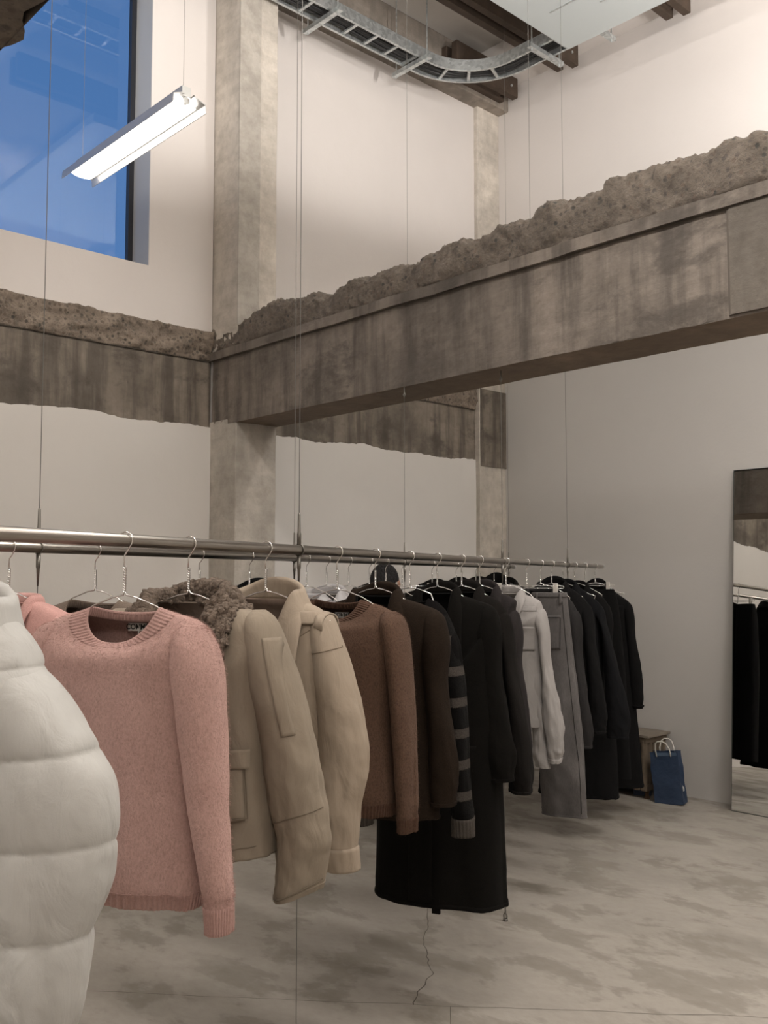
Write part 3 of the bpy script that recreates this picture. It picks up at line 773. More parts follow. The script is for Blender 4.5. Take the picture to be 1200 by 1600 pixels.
HANG = []
def frame(rail_no, t, yaw=0):
    a, d = (A1, D1) if rail_no == 1 else (A2, D2)
    o = a+d*t; return o, math.atan2(d.y, d.x)-PI/2+math.radians(yaw)
def hanger(rail_no, t, yaw, label, kind='wire', half=.19, grp=None, hookyaw=0, rnd=0):
    o, rz = frame(rail_no, t, yaw)
    g = empty('wire_hanger' if kind == 'wire' else 'clip_hanger', o, rz, label, 'hanger', 'twisted wire hangers on the front rail' if rail_no == 1 else 'twisted wire hangers on the rear rail')
    hk = MB(); R = .0168; r = .0017
    P = [(R*math.cos(math.radians(a)), 0, R*math.sin(math.radians(a))+.001) for a in range(160, -50, -14)]
    P += [(.006, 0, -.021), (-.001, 0, -.029), (-.003, 0, -.036), (-.003, 0, -.062)]
    hk.tube(P, r, 8); hk.build('hook', M['chrome'], g, smooth=True)
    tw = MB()
    for ph in (0, PI):
        tw.tube([(-.001+.0024*math.cos(a*2*PI*4.5+ph), .0024*math.sin(a*2*PI*4.5+ph), -.055-.050*a) for a in [k/46 for k in range(47)]], .0016, 6)
    tw.build('twisted_neck', M['chrome'], g, smooth=True)
    if kind == 'wire':
        for s in (-1, 1):
            w = MB(); w.tube([(-.001+s*.001, 0, -.104), (s*.004, 0, -.114), (s*.03, 0, -.1185), (s*.08, 0, -.136), (s*half*.8, 0, -.136-.04*(half*.8-.08)/.072), (s*half, 0, -.188), (s*(half-.004), 0, -.20), (s*half*.6, 0, -.262), (0, 0, -.275)], .0018, 8)
            w.build('arm', M['chrome'], g, smooth=True)
    else:
        w = MB(); w.tube([(0, 0, -.104), (0, 0, -.122)], .0018, 8)
        for dz in (0, -.012): w.tube([(-half, 0, -.122+dz), (half, 0, -.122+dz)], .0019, 8)
        for s in (-1, 1): w.tube([(s*half, 0, -.122), (s*(half+.004), 0, -.128), (s*half, 0, -.134)], .0019, 8)
        w.build('bar', M['chrome'], g, smooth=True)
        for s in (-1, 1):
            c = MB(); c.box(s*(half-.04)-.011, s*(half-.04)+.011, -.010, -.003, -.165, -.108); c.box(s*(half-.04)-.011, s*(half-.04)+.011, .003, .010, -.165, -.108)
            c.tube([(s*(half-.04)-.012, 0, -.13), (s*(half-.04)+.012, 0, -.13)], .006, 10); c.build('clip', M['clip'], g, bevel=.002)
    return g
def brand_tag(L, par, x=0, z=-.185, w=.045, h=.016, y=None):
    # woven label sewn inside the back neck
    p = L.at(x, z, 1, -.012); t = MB().box(p.x-w/2, p.x+w/2, p.y-.003, p.y-.0015, z-h/2, z+h/2).build('woven_label', M['tag_white'], par)
    cu = bpy.data.curves.new('lettering', 'FONT'); cu.body = 'COMME'; cu.size = h*.95; cu.align_x = 'CENTER'; cu.align_y = 'CENTER'; cu.extrude = .0002; cu.offset = .0004
    to = bpy.data.objects.new('tmp', cu); COL.objects.link(to); bpy.context.view_layer.update()
    me = bpy.data.meshes.new_from_object(to.evaluated_get(bpy.context.evaluated_depsgraph_get())); bpy.data.objects.remove(to)
    o = bpy.data.objects.new('lettering', me); COL.objects.link(o); me.materials.clear(); me.materials.append(M['tag_ink'])
    o.parent = t; o.location = (p.x, p.y-.0034, z); o.rotation_euler = (PI/2, 0, 0)
    st = MB(); st.tube([(p.x+.004, p.y-.004, z+.006), (p.x+.008, p.y-.006, z-.003), (p.x+.006, p.y-.007, z-.014)], .0012, 6); st.build('tag_string', M['tag_white'], par)
def thing(rail_no, t, yaw, name, label, cat, group=None, hl=None, hk='wire', half=.19, hyaw=None):
    o, rz = frame(rail_no, t, yaw)
    g = empty(name, o, rz, label, cat, group)
    if hl: hanger(rail_no, t, yaw if hyaw is None else hyaw, hl, hk, half)
    return g
def buttons(L, par, x, zs, mt, r=.009):
    for z in zs:
        p = L.at(x, z, -1, .006); b = MB(); b.tube([(p.x, p.y, p.z), (p.x, p.y-.003, p.z)], r, 14); b.build('button', mt, par)
def fuzz_hairs(L, name, mt, par, count, ln=.006, u0=.02, u1=1, seed=1):
    # loose fibres standing off the mohair surface
    rnd = random.Random(seed); v = []; f = []
    for k in range(count):
        u = u0+(u1-u0)*rnd.random(); th = rnd.random()*2*PI
        p = L.P(u, th); q = L.P(u, th, .01); n = (q-p).normalized()
        d = (n+Vector((rnd.uniform(-1, 1), rnd.uniform(-1, 1), rnd.uniform(-1, 1)))*.75).normalized()*ln*rnd.uniform(.5, 1.2)
        w = Vector((rnd.uniform(-1, 1), rnd.uniform(-1, 1), rnd.uniform(-1, 1))).normalized()*.00028
        i = len(v); mdl = p+d*.55+n*.0006; v += [p-w, p+w, mdl+w*.8, mdl-w*.8, p+d+Vector((0, 0, -ln*.25))]; f += [(i, i+1, i+2, i+3), (i+3, i+2, i+4)]
    mb = MB(); mb.add(v, f); o = mb.build(name, mt, par); o['kind'] = 'stuff'; return o

# ================================================================== FRONT RAIL, near to far
def sleeves(par, rows, mt, cuff=None, left=None, name='sleeve', n=64, m=56, folds=(.006, 9, 2.4), seed=1, puff=None, wr=(.010, 9), cuffmt=None, cuffu=.9, ribs=0, tilt=0, cuffoff=.002, right=True, hw=0, which='both'):
    out = []
    for s, rw in ((1, rows), (-1, mirror_rows(left or rows))):
        if which == 'right' and s < 0: continue
        pf = puff
        if puff and s < 0: pf = (puff[0], puff[1], puff[2], -puff[3])
        L = Loft(rw, folds=folds, seed=seed+s*.5, puff=pf, ex=(.95, .95), wr=wr, tilt=tilt*s, hemwave=hw)
        o = shell(L, name, mt, par, n=n, m=m, solid=.003)
        if cuff:
            shell(L, cuff, cuffmt or mt, o, n=8, m=max(m, ribs*6 if ribs else m), u0=cuffu, u1=1.0, off=cuffoff, ribs=ribs, solid=.004)
        out.append((L, o))
    return out

# --- white puffer at the left edge
g = thing(1, -.089, 4, 'puffer_jacket', 'pale grey quilted puffer jacket at the left edge of the picture', 'jacket', hl='twisted wire hanger of the pale puffer jacket at the left edge', half=.10)
Lb = Loft([(-.135, -.078, .070, .055), (-.15, -.11, .10, .065), (-.185, -.17, .135, .08), (-.235, -.21, .165, .092), (-.32, -.22, .175, .10), (-.5, -.22, .18, .105), (-.7, -.23, .19, .105), (-.78, -.22, .18, .095)], dipF=.06, dipB=.01, folds=(.003, 8, 3), seed=3, puff=(.139, .010, -.376, -.1))
bd = shell(Lb, 'body', M['puffer'], g, n=150, m=150)
collar(Lb, 'collar', M['puffer'], g, stand=.045, fall=.06, spread=.012, front=.06, gap=.2, thick=.012, frontw=.012)
pr = [(-.185, .09, .115, .02), (-.205, .08, .142, .04), (-.245, .075, .182, .060), (-.30, .072, .232, .070), (-.37, .07, .286, .074), (-.45, .072, .306, .076), (-.53, .078, .300, .074), (-.60, .088, .282, .070), (-.68, .092, .268, .066), (-.76, .10, .255, .060), (-.80, .12, .235, .045)]
sl = sleeves(g, pr, M['puffer'], cuff='cuff', seed=5, n=190, m=150, folds=(.004, 9, 3), puff=(.139, .0115, -.376, -.1), wr=(.005, 9), cuffu=.96)
for L, o in sl:
    s = 1 if L.rows[5][2] > 0 and L.rows[5][1] > 0 else -1
    for k in range(4):
        zc = -.237-.139*k
        seam(L, 'stitch_line', M['puffer_seam'], o, [(s*(.085+.0), zc+.1*.085), (s*.19, zc+.1*.19), (s*(.285 if k else .20), zc+.1*.285)], .0011, -1, -.003)

# --- pink mohair sweater
g = thing(1, .34, 0, 'sweater', 'fuzzy pink crew-neck sweater hanging at the front of the rail', 'sweater', hl='twisted wire hanger of the fuzzy pink sweater')
Lb = Loft([(-.140, -.088, .088, .036), (-.148, -.115, .115, .046), (-.158, -.155, .155, .060), (-.172, -.185, .185, .072), (-.20, -.205, .203, .08), (-.26, -.205, .200, .080), (-.36, -.195, .190, .080), (-.5, -.19, .190, .080), (-.60, -.20, .200, .084), (-.675, -.212, .212, .085), (-.69, -.210, .210, .080), (-.715, -.203, .203, .074)],
          dipF=.072, dipB=.012, vee=1.2, folds=(.007, 8, 1.2), seed=1, ex=(.8, .7), hemwave=.010)
bd = shell(Lb, 'body', M['pink'], g, n=120, m=150, u1=.93)
shell(Lb, 'hem_rib', M['pink_rib'], g, n=14, m=560, u0=.845, u1=1, off=.001, ribs=92, ramp_=.0014)
nr = neck_band(Lb, 'neck_rib', M['pink_rib'], g, h=.022, hf=.026, ribs=64, r=.0035, m=420); shell(Lb, 'rib_band', M['pink_rib'], nr, n=8, m=520, u0=0, u1=.125, off=.0015, ribs=66, ramp_=.0015)
pr = [(-.172, .16, .185, .02, -.005), (-.185, .145, .203, .042, -.006), (-.215, .14, .220, .060, -.008), (-.264, .142, .236, .066, -.01), (-.34, .155, .245, .062, -.012), (-.424, .168, .254, .056, -.014), (-.565, .198, .268, .046, -.016), (-.67, .220, .276, .038, -.016), (-.70, .226, .276, .034, -.016), (-.755, .230, .274, .031, -.016)]
for L, o in sleeves(g, pr, M['pink'], cuff='cuff_rib', seed=2, n=100, m=90, cuffmt=M['pink_rib'], cuffu=.90, ribs=34, folds=(.005, 9, 2), wr=(.006, 8)):
    fuzz_hairs(L, 'loose_fibre', M['pink'], o, 7000, .007, seed=4)
fuzz_hairs(Lb, 'loose_fibre', M['pink'], bd, 16000, .007, seed=2)
brand_tag(Lb, g, x=-.012, z=-.183, w=.048, h=.017)

# --- khaki jacket with shearling collar
g = thing(1, .57, 6, 'jacket', 'khaki cotton jacket with a fuzzy brown shearling collar and flap pocket', 'jacket', hl='twisted wire hanger of the khaki jacket with shearling collar', hyaw=0)
Lb = Loft([(-.130, -.082, .082, .07), (-.142, -.12, .12, .078), (-.158, -.165, .165, .085), (-.18, -.20, .20, .09), (-.22, -.215, .215, .098), (-.32, -.205, .205, .092), (-.5, -.21, .212, .094), (-.6, -.215, .218, .096), (-.70, -.222, .225, .096)],
          dipF=.15, dipB=.005, vee=2.6, folds=(.010, 9, 1.5), seed=11, wr=(.008, 9), hemwave=.008, tilt=.10)
bd = shell(Lb, 'body', M['khaki'], g, n=90, m=130)
shell(Lb, 'lining', M['khaki_lining'], g, n=20, m=80, u0=0.002, u1=.5, off=-.009)
collar(Lb, 'shearling_collar', M['shearling'], g, stand=.035, fall=.05, spread=.035, front=.13, gap=.16, fuzz=.011, thick=.016, n=54, m=300, frontw=.05)
patch(Lb, 'placket', M['khaki'], g, -.018, .026, -.69, -.30, off=.004, n=30, m=6)
po = patch(Lb, 'pocket', M['khaki'], g, .085, .178, -.61, -.465, off=.006, th=.006, n=18, m=14, puffy=.006, skew=-.05)
seam(Lb, 'stitch_line', M['khaki_seam'], po, [(.09, -.61), (.084, -.465), (.172, -.462), (.182, -.606), (.09, -.61)], .0013, off=.012)
patch(Lb, 'pocket_flap', M['khaki'], g, .08, .182, -.498, -.456, off=.012, th=.004, n=8, m=12)
seam(Lb, 'hem_stitch', M['khaki_seam'], g, [(-.2, -.672), (0, -.672), (.2, -.672)], .0011, off=.001)
pr = [(-.150, .165, .19, .02), (-.17, .15, .212, .050), (-.21, .15, .232, .068), (-.28, .16, .260, .075), (-.36, .175, .288, .074), (-.48, .195, .312, .068), (-.58, .21, .330, .064), (-.66, .222, .334, .060), (-.72, .225, .330, .054), (-.765, .228, .318, .048)]
for L, o in sleeves(g, pr, M['khaki'], cuff='cuff', seed=12, n=100, m=90, cuffu=.96, folds=(.010, 8, 2), wr=(.012, 9), tilt=.30):
    s = 1 if L.rows[5][2] > 0 and L.rows[5][1] > 0 else -1
    seam(L, 'elbow_seam', M['khaki_seam'], o, [(s*.215, -.60), (s*.27, -.592), (s*.33, -.585)], .0013)
    seam(L, 'cuff_stitch', M['khaki_seam'], o, [(s*.235, -.76), (s*.28, -.752), (s*.33, -.742)], .0013, off=.004)
    mb = patch(L, 'shoulder_patch', M['khaki'], o, s*.262, s*.286, -.42, -.21, off=.002, th=.002, n=26, m=6, skew=-s*.24)

# --- beige gabardine jacket with epaulettes
g = thing(1, .92, 6, 'jacket', 'beige cotton short trench jacket with shoulder loop and stand collar', 'jacket', hl='twisted wire hanger of the beige short trench jacket', hyaw=0)
Lb = Loft([(-.130, -.085, .085, .07), (-.142, -.11, .11, .07), (-.160, -.15, .15, .08), (-.188, -.178, .178, .085), (-.23, -.188, .188, .09), (-.32, -.185, .185, .09), (-.45, -.182, .182, .09), (-.51, -.175, .175, .095), (-.565, -.17, .17, .09)],
          dipF=.17, dipB=.005, vee=2.8, folds=(.008, 8, 1.2), seed=21, wr=(.006, 7))
bd = shell(Lb, 'body', M['beige'], g, n=80, m=120)
shell(Lb, 'lining', M['beige_lining'], g, n=20, m=80, u0=.002, u1=.6, off=-.008)
collar(Lb, 'collar', M['beige'], g, stand=.045, fall=.055, spread=.020, front=.15, gap=.14, thick=.005, n=18, m=120, frontw=.055)
shell(Lb, 'waistband', M['beige'], g, n=8, m=110, u0=.86, u1=1, off=.004)
seam(Lb, 'yoke_seam', M['beige_seam'], g, [(.05, -.30), (.11, -.235), (.16, -.20)], .0012)
for s in (-1, 1):
    e = patch(Lb, 'epaulette', M['beige'], g, s*.08, s*.168, -.196, -.164, off=.010, th=.004, n=8, m=16, skew=-s*.3)
    lp = MB(); lp.grid(lambda i, j, s=s: (s*(.160+.022*j), -.062*math.cos(PI*i)*1.0, -.205-.006*j+.040*math.sin(PI*i)**.7), 16, 4)
    lp.build('shoulder_loop', M['beige'], e, smooth=True, solid=.004, offset=0)
pr = [(-.166, .150, .172, .03), (-.183, .135, .188, .052), (-.23, .132, .206, .068), (-.29, .138, .228, .072), (-.37, .146, .254, .072), (-.45, .15, .276, .070), (-.54, .156, .284, .068), (-.60, .162, .280, .064), (-.66, .168, .270, .062), (-.73, .172, .264, .054), (-.81, .18, .264, .046)]
for L, o in sleeves(g, pr, M['beige'], cuff='cuff', seed=24, n=110, m=96, cuffu=.925, folds=(.009, 7, 1.6), wr=(.011, 8), tilt=.05, cuffoff=.003):
    s = 1 if L.rows[5][2] > 0 and L.rows[5][1] > 0 else -1
    seam(L, 'armhole_seam', M['beige_seam'], o, [(s*.15, -.27), (s*.19, -.262), (s*.235, -.25)], .0013)

# --- brown mohair sweater
g = thing(1, 1.35, 0, 'sweater', 'fuzzy brown crew-neck sweater with a white neck label', 'sweater', hl='twisted wire hanger of the fuzzy brown sweater')
Lb = Loft([(-.145, -.078, .078, .036), (-.153, -.11, .11, .046), (-.168, -.155, .155, .060), (-.19, -.19, .19, .075), (-.225, -.208, .208, .082), (-.30, -.205, .205, .09), (-.42, -.192, .190, .09), (-.6, -.19, .19, .092), (-.70, -.194, .194, .092), (-.768, -.186, .186, .085)],
          dipF=.060, dipB=.012, vee=1.2, folds=(.007, 8, 1.2), seed=31, ex=(.8, .7), hemwave=.008)
bd = shell(Lb, 'body', M['brown'], g, n=90, m=120)
shell(Lb, 'hem_rib', M['brown_rib'], g, n=10, m=480, u0=.93, u1=1, off=.0015, ribs=80, ramp_=.0014)
nr = neck_band(Lb, 'neck_rib', M['brown_rib'], g, h=.022, hf=.026, ribs=58, m=360); shell(Lb, 'rib_band', M['brown_rib'], nr, n=8, m=440, u0=0, u1=.125, off=.0015, ribs=60, ramp_=.0014)
pr = [(-.178, .16, .19, .02), (-.195, .15, .21, .05), (-.23, .15, .224, .068), (-.30, .165, .234, .072), (-.42, .182, .242, .068), (-.55, .19, .248, .060), (-.68, .198, .252, .052), (-.76, .205, .252, .044), (-.815, .208, .250, .040)]
for L, o in sleeves(g, pr, M['brown'], cuff='cuff_rib', seed=33, n=80, m=80, cuffmt=M['brown_rib'], cuffu=.90, ribs=32, folds=(.005, 9, 2), wr=(.006, 8)):
    fuzz_hairs(L, 'loose_fibre', M['brown'], o, 4500, .007, seed=4)
fuzz_hairs(Lb, 'loose_fibre', M['brown'], bd, 8000, .007, seed=2)
brand_tag(Lb, g, x=-.014, z=-.194, w=.046, h=.017)

def coat(t, yaw, name, label, cat, hl, mt, sh=.21, hem=-.83, sleeve_end=-.79, outer=.270, inner=.185, width=.215, hemw=None, collar_kw=None, vd=.18, seed=1, depth=.10, zneck=-.135, lining='black_lining', nb=3, btn=None, drop=0, sdepth=.052, wr=.007, stilt=0, slit=True, closed=True, group=None, hl_kind='wire', rail_no=1, cuffu=.93, det=1, cuff=True):
    g = thing(rail_no, t, yaw, name, label, cat, group, hl=hl, hk=hl_kind, hyaw=0, half=sh-.045)
    hemw = hemw or width
    z = zneck
    rows = [(z, -.068, .068, .056), (z-.014, -.105, .105, .068), (z-.030-drop*.4, -.16, .16, .08), (z-.055-drop, -sh+.012, sh-.012, .085), (z-.10-drop, -sh+.003, sh-.003, .09), (z-.19-drop, -width+.008, width-.008, depth*.96)]
    zm = (z-.19-drop+hem)/2
    rows += [(zm, -(width+hemw)/2+.004, (width+hemw)/2-.004, depth), (hem+.03, -hemw, hemw, depth), (hem, -hemw, hemw, depth*.98)]
    L = Loft(rows, dipF=vd, dipB=.004, vee=2.6, folds=(.007, 7, 1.0), seed=seed, ex=(.85, .8), wr=(.004, 6), hemwave=.006)
    b = shell(L, 'body', mt, g, n=int(70*det), m=int(110*det))
    shell(L, 'lining', M[lining], g, n=18, m=70, u0=.002, u1=.55, off=-.008)
    kw = dict(stand=.035, fall=.05, spread=.022, front=.12, gap=.14, thick=.005, frontw=.05); kw.update(collar_kw or {})
    collar(L, 'collar', mt, g, **kw)
    zf = z-vd-.02
    patch(L, 'front_overlap', mt, g, -.075, .02, hem+.006, zf, off=.004, th=.003, n=30, m=8)
    if btn: buttons(L, g, -.02, [zf-.03-k*.11 for k in range(nb)], M[btn])
    s0 = z-.045-drop
    w0 = sh
    pr = [(s0-.004, w0-.045, w0-.02, .02), (s0-.022, w0-.06, w0, .042), (s0-.06, w0-.065, w0+.012, .060), (s0-.13, inner-.02, w0+.020, .068), (s0-.24, inner-.01, w0*.6+outer*.4-.006, .066), ((s0+sleeve_end)/2-.05, inner, w0*.25+outer*.75-.004, .060), (sleeve_end+.10, inner+.006, outer+.006, sdepth), (sleeve_end+.03, inner+.008, outer+.002, sdepth*.9), (sleeve_end, inner+.010, outer, sdepth*.88)]
    sls = sleeves(g, pr, mt, cuff='cuff' if cuff else None, seed=seed+1, n=int(70*det), m=int(64*det), folds=(.006, 7, 1.8), wr=(wr, 8), tilt=stilt, cuffu=cuffu)
    return g, L, sls

g, L, sls = coat(1.64, 0, 'coat', 'dark brown wool jacket with wide lapels between brown sweater and striped knit', 'coat', 'twisted wire hanger of the dark brown wool jacket', M['darkbrown'], sh=.235, hem=-.845, sleeve_end=-.80, outer=.282, inner=.185, width=.225, vd=.24, seed=41, depth=.09, collar_kw=dict(front=.15, frontw=.065, fall=.052), btn='black_lining', nb=2, wr=.010)
patch(L, 'pocket_flap', M['darkbrown'], g, .05, .17, -.66, -.61, off=.007, th=.004)

# --- striped knit
g = thing(1, 1.95, 0, 'sweater', 'black mohair sweater with grey stripes and grey cuffs', 'sweater', hl='twisted wire hanger of the black striped sweater', half=.10)
Lb = Loft([(-.155, -.07, .07, .05), (-.165, -.10, .10, .056), (-.20, -.135, .135, .066), (-.26, -.16, .16, .075), (-.33, -.185, .185, .082), (-.5, -.19, .19, .085), (-.66, -.19, .19, .085), (-.73, -.185, .185, .08)], dipF=.07, dipB=.012, vee=1.2, folds=(.007, 8, 1.2), seed=51, ex=(.8, .7))
shell(Lb, 'body', M['black_knit'], g, n=80, m=110)
neck_band(Lb, 'neck_rib', M['black_knit'], g, h=.022, ribs=50, m=300)
shell(Lb, 'hem_rib', M['stripe_cuff'], g, n=8, m=360, u0=.93, u1=1, off=.0015, ribs=60, ramp_=.0014)
pr = [(-.20, .10, .125, .02), (-.22, .09, .145, .045), (-.28, .10, .168, .062), (-.36, .12, .186, .066), (-.46, .135, .202, .064), (-.60, .145, .212, .058), (-.75, .155, .218, .052), (-.88, .157, .224, .048), (-.90, .158, .226, .046), (-.975, .16, .232, .042)]
for Ls, o in sleeves(g, pr, M['stripe'], cuff='cuff_rib', cuffmt=M['stripe_cuff'], cuffu=.91, ribs=22, seed=52, n=90, m=64, folds=(.006, 8, 2), wr=(.008, 8)):
    fuzz_hairs(Ls, 'loose_fibre', M['black_knit'], o, 2500, .007, seed=4)

# --- long black coat
g, L, sls = coat(2.24, 0, 'coat', 'long black wool coat reaching lowest over the floor', 'coat', 'twisted wire hanger of the long black wool coat', M['black_wool'], sh=.235, hem=-1.285, sleeve_end=-.835, outer=.297, inner=.168, width=.245, hemw=.258, vd=.26, seed=61, depth=.125, collar_kw=dict(front=.16, frontw=.07, fall=.055), sdepth=.07, wr=.010, det=1.2)
patch(L, 'pocket_welt', M['black_wool'], g, .10, .16, -.86, -.70, off=.006, th=.003, skew=.15)
MB().box(.02, .05, -.13, -.118, -1.315, -1.26).build('hem_vent', M['black_wool'], g)

coat(2.54, 0, 'coat', 'charcoal wool coat with rounded sleeve, just behind the long black coat', 'coat', 'twisted wire hanger of the charcoal wool coat', M['charcoal_wool'], sh=.20, hem=-.86, sleeve_end=-.945, outer=.295, inner=.195, width=.20, vd=.2, seed=71, drop=.03, collar_kw=dict(stand=.04), sdepth=.06, wr=.010)
coat(2.79, 0, 'jacket', 'dark mauve-grey wool jacket between charcoal coat and pale shirt', 'jacket', 'twisted wire hanger of the mauve-grey wool jacket', M['mauve_wool'], sh=.172, hem=-.78, sleeve_end=-.87, outer=.215, inner=.13, width=.175, vd=.18, seed=81, drop=.03, collar_kw=dict(stand=.04), wr=.008)

# --- pale shirt
g, L, sls = coat(3.21, 0, 'shirt', 'light grey cotton shirt with long creased sleeves', 'shirt', 'twisted wire hanger of the light grey shirt', M['shirt'], sh=.19, hem=-.78, sleeve_end=-.945, outer=.262, inner=.175, width=.185, vd=.09, seed=91, depth=.075, drop=.02, zneck=-.150, lining='shirt_seam', collar_kw=dict(stand=.028, fall=.05, front=.07, spread=.02, frontw=.03, thick=.003), sdepth=.05, wr=.020, btn='print_white', nb=5, cuffu=.9)
patch(L, 'yoke', M['shirt'], g, -.16, .16, -.235, -.215, off=.003, th=.002)
patch(L, 'chest_pocket', M['shirt'], g, .06, .15, -.42, -.31, off=.004, th=.002)
sleeves(g, [(-.22, .05, .10, .03), (-.30, .07, .15, .05), (-.5, .09, .17, .05), (-.75, .12, .19, .045), (-.93, .13, .20, .04), (-.97, .132, .205, .038)], M['shirt'], name='loose_tail', seed=95, which='right', wr=(.02, 8), n=70, m=50)

# --- jeans folded on a clip hanger
g = thing(1, 3.60, 0, 'jeans', 'faded grey jeans folded lengthwise on a clip hanger', 'jeans', hl='clip hanger holding the faded grey jeans', hk='clip')
for k, (y, x0) in enumerate(((-.03, 0), (.035, -.01))):
    L = Loft([(-.155, .035+x0, .208+x0, .022, y), (-.20, .032+x0, .214+x0, .030, y), (-.32, .03+x0, .226+x0, .040, y), (-.5, .032+x0, .242+x0, .045, y), (-.75, .045+x0, .268+x0, .045, y), (-1.0, .058+x0, .288+x0, .043, y), (-1.2, .068+x0, .295+x0, .040, y), (-1.272+.015*k, .07+x0, .297+x0, .038, y)], folds=(.006, 9, 1.2), seed=101+k, wr=(.007, 7), ex=(.9, .8))
    lg = shell(L, 'leg', M['faded_denim'], g, n=100, m=70)
    shell(L, 'hem', M['faded_denim'], lg, n=5, m=70, u0=.972, u1=1, off=.002)
    seam(L, 'side_seam', M['dark_denim'], lg, [(.196+x0, -.2), (.222+x0, -.5), (.27+x0, -1.0), (.278+x0, -1.25)], .0015)
    wb_ = shell(L, 'waistband', M['faded_denim'], g, n=5, m=70, u0=0, u1=.10, off=.003)
    if k == 0:
        pk = patch(L, 'back_pocket', M['faded_denim'], g, .055, .19, -.44, -.27, off=.005, th=.003, n=16, m=12)
        seam(L, 'pocket_stitch', M['dark_denim'], pk, [(.06, -.43), (.055, -.28), (.188, -.28), (.186, -.43)], .0013, off=.009)
        for x in (.06, .18): patch(L, 'belt_loop', M['faded_denim'], wb_, x, x+.012, -.215, -.155, off=.006, th=.003, n=6, m=3)

coat(3.90, 0, 'jacket', 'dark grey denim jacket hanging directly behind the faded jeans', 'jacket', 'twisted wire hanger of the dark grey denim jacket', M['dark_denim'], sh=.205, hem=-.72, sleeve_end=-.985, outer=.262, inner=.17, width=.205, vd=.10, seed=111, drop=.05, zneck=-.15, collar_kw=dict(stand=.012, fall=.02, front=.03, spread=.012, frontw=.015), wr=.010)
coat(4.16, 0, 'jacket', 'black cotton jacket with raised collar behind the dark denim jacket', 'jacket', 'twisted wire hanger of the black cotton jacket with raised collar', M['black_cotton'], sh=.22, hem=-.80, sleeve_end=-.945, outer=.296, inner=.19, width=.22, vd=.14, seed=121, drop=.05, zneck=-.125, collar_kw=dict(stand=.045), wr=.012)
coat(4.46, 0, 'jacket', 'blue-black cotton jacket with a wide slanting sleeve', 'jacket', 'twisted wire hanger of the blue-black cotton jacket', M['navy_black'], sh=.235, hem=-.86, sleeve_end=-1.015, outer=.375, inner=.24, width=.235, vd=.14, seed=131, drop=.06, zneck=-.13, wr=.012)
coat(4.79, 0, 'coat', 'knee-length black coat hidden between the two black jackets and the trench coat', 'coat', 'twisted wire hanger of the hidden knee-length black coat', M['black_cotton'], sh=.215, hem=-1.42, sleeve_end=-.98, outer=.27, inner=.18, width=.21, hemw=.25, vd=.14, seed=141, drop=.05, zneck=-.14, wr=.008)
# --- black trousers on a clip hanger
g = thing(1, 5.11, 0, 'trousers', 'black wide trousers clipped to the last clip hanger', 'trousers', hl='clip hanger holding the black trousers near the rail end', hk='clip')
for k, s in enumerate((-1, 1)):
    L = Loft([(-.155, -.005 if s > 0 else -.19, .19 if s > 0 else .005, .03), (-.3, 0 if s > 0 else -.22, .22 if s > 0 else 0, .045), (-.7, .01 if s > 0 else -.25, .25 if s > 0 else -.01, .05), (-1.2, .02 if s > 0 else -.27, .27 if s > 0 else -.02, .05), (-1.38, .02 if s > 0 else -.275, .275 if s > 0 else -.02, .05)], folds=(.008, 9, 1), seed=150+k)
    shell(L, 'leg', M['black_cotton'], g, n=60, m=60)
g, L, sls = coat(5.47, 0, 'trench_coat', 'long black trench coat, last on the front rail, with a strapped cuff', 'coat', 'twisted wire hanger of the black trench coat at the rail end', M['black_cotton'], sh=.245, hem=-1.48, sleeve_end=-.97, outer=.315, inner=.21, width=.235, hemw=.30, vd=.12, seed=161, drop=.055, zneck=-.145, depth=.12, collar_kw=dict(stand=.05, fall=.06, front=.09), wr=.008, det=1.1)
patch(L, 'storm_flap', M['black_cotton'], g, .04, .20, -.50, -.27, off=.008, th=.004)
seam(L, 'front_seam', M['dark_denim'], g, [(.06, -1.1), (.06, -1.46)], .002, off=.004)
for Ls, o in sls:
    s = 1 if Ls.rows[5][1] > 0 else -1
    st = shell(Ls, 'cuff_strap', M['black_cotton'], o, n=5, m=60, u0=.90, u1=.94, off=.009, solid=.006)

# ================================================================== REAR RAIL, near to far
# dusty pink cardigan
g = thing(2, .03, 0, 'cardigan', 'dusty pink knitted cardigan peeking out behind the puffer', 'cardigan', hl='twisted wire hanger of the dusty pink cardigan, rear rail')
L = Loft([(-.135, -.07, .07, .05), (-.142, -.11, .11, .055), (-.160, -.16, .16, .065), (-.185, -.205, .205, .075), (-.25, -.22, .22, .085), (-.4, -.205, .205, .09), (-.6, -.21, .21, .09), (-.68, -.205, .205, .085)], dipF=.20, dipB=.005, vee=2.4, folds=(.006, 8, 1.2), seed=201)
shell(L, 'body', M['pink_cardigan'], g, n=70, m=100)
collar(L, 'front_band', M['pink_cardigan'], g, stand=.012, fall=.028, spread=.008, front=.045, gap=.12, thick=.006, frontw=.012)
buttons(L, g, .0, [-.37, -.46, -.55, -.64], M['print_white'])
sleeves(g, [(-.165, .17, .20, .02), (-.19, .16, .225, .06), (-.25, .165, .245, .07), (-.4, .19, .262, .065), (-.6, .21, .275, .055), (-.74, .22, .28, .045)], M['pink_cardigan'], cuff='cuff_rib', seed=202, ribs=24)
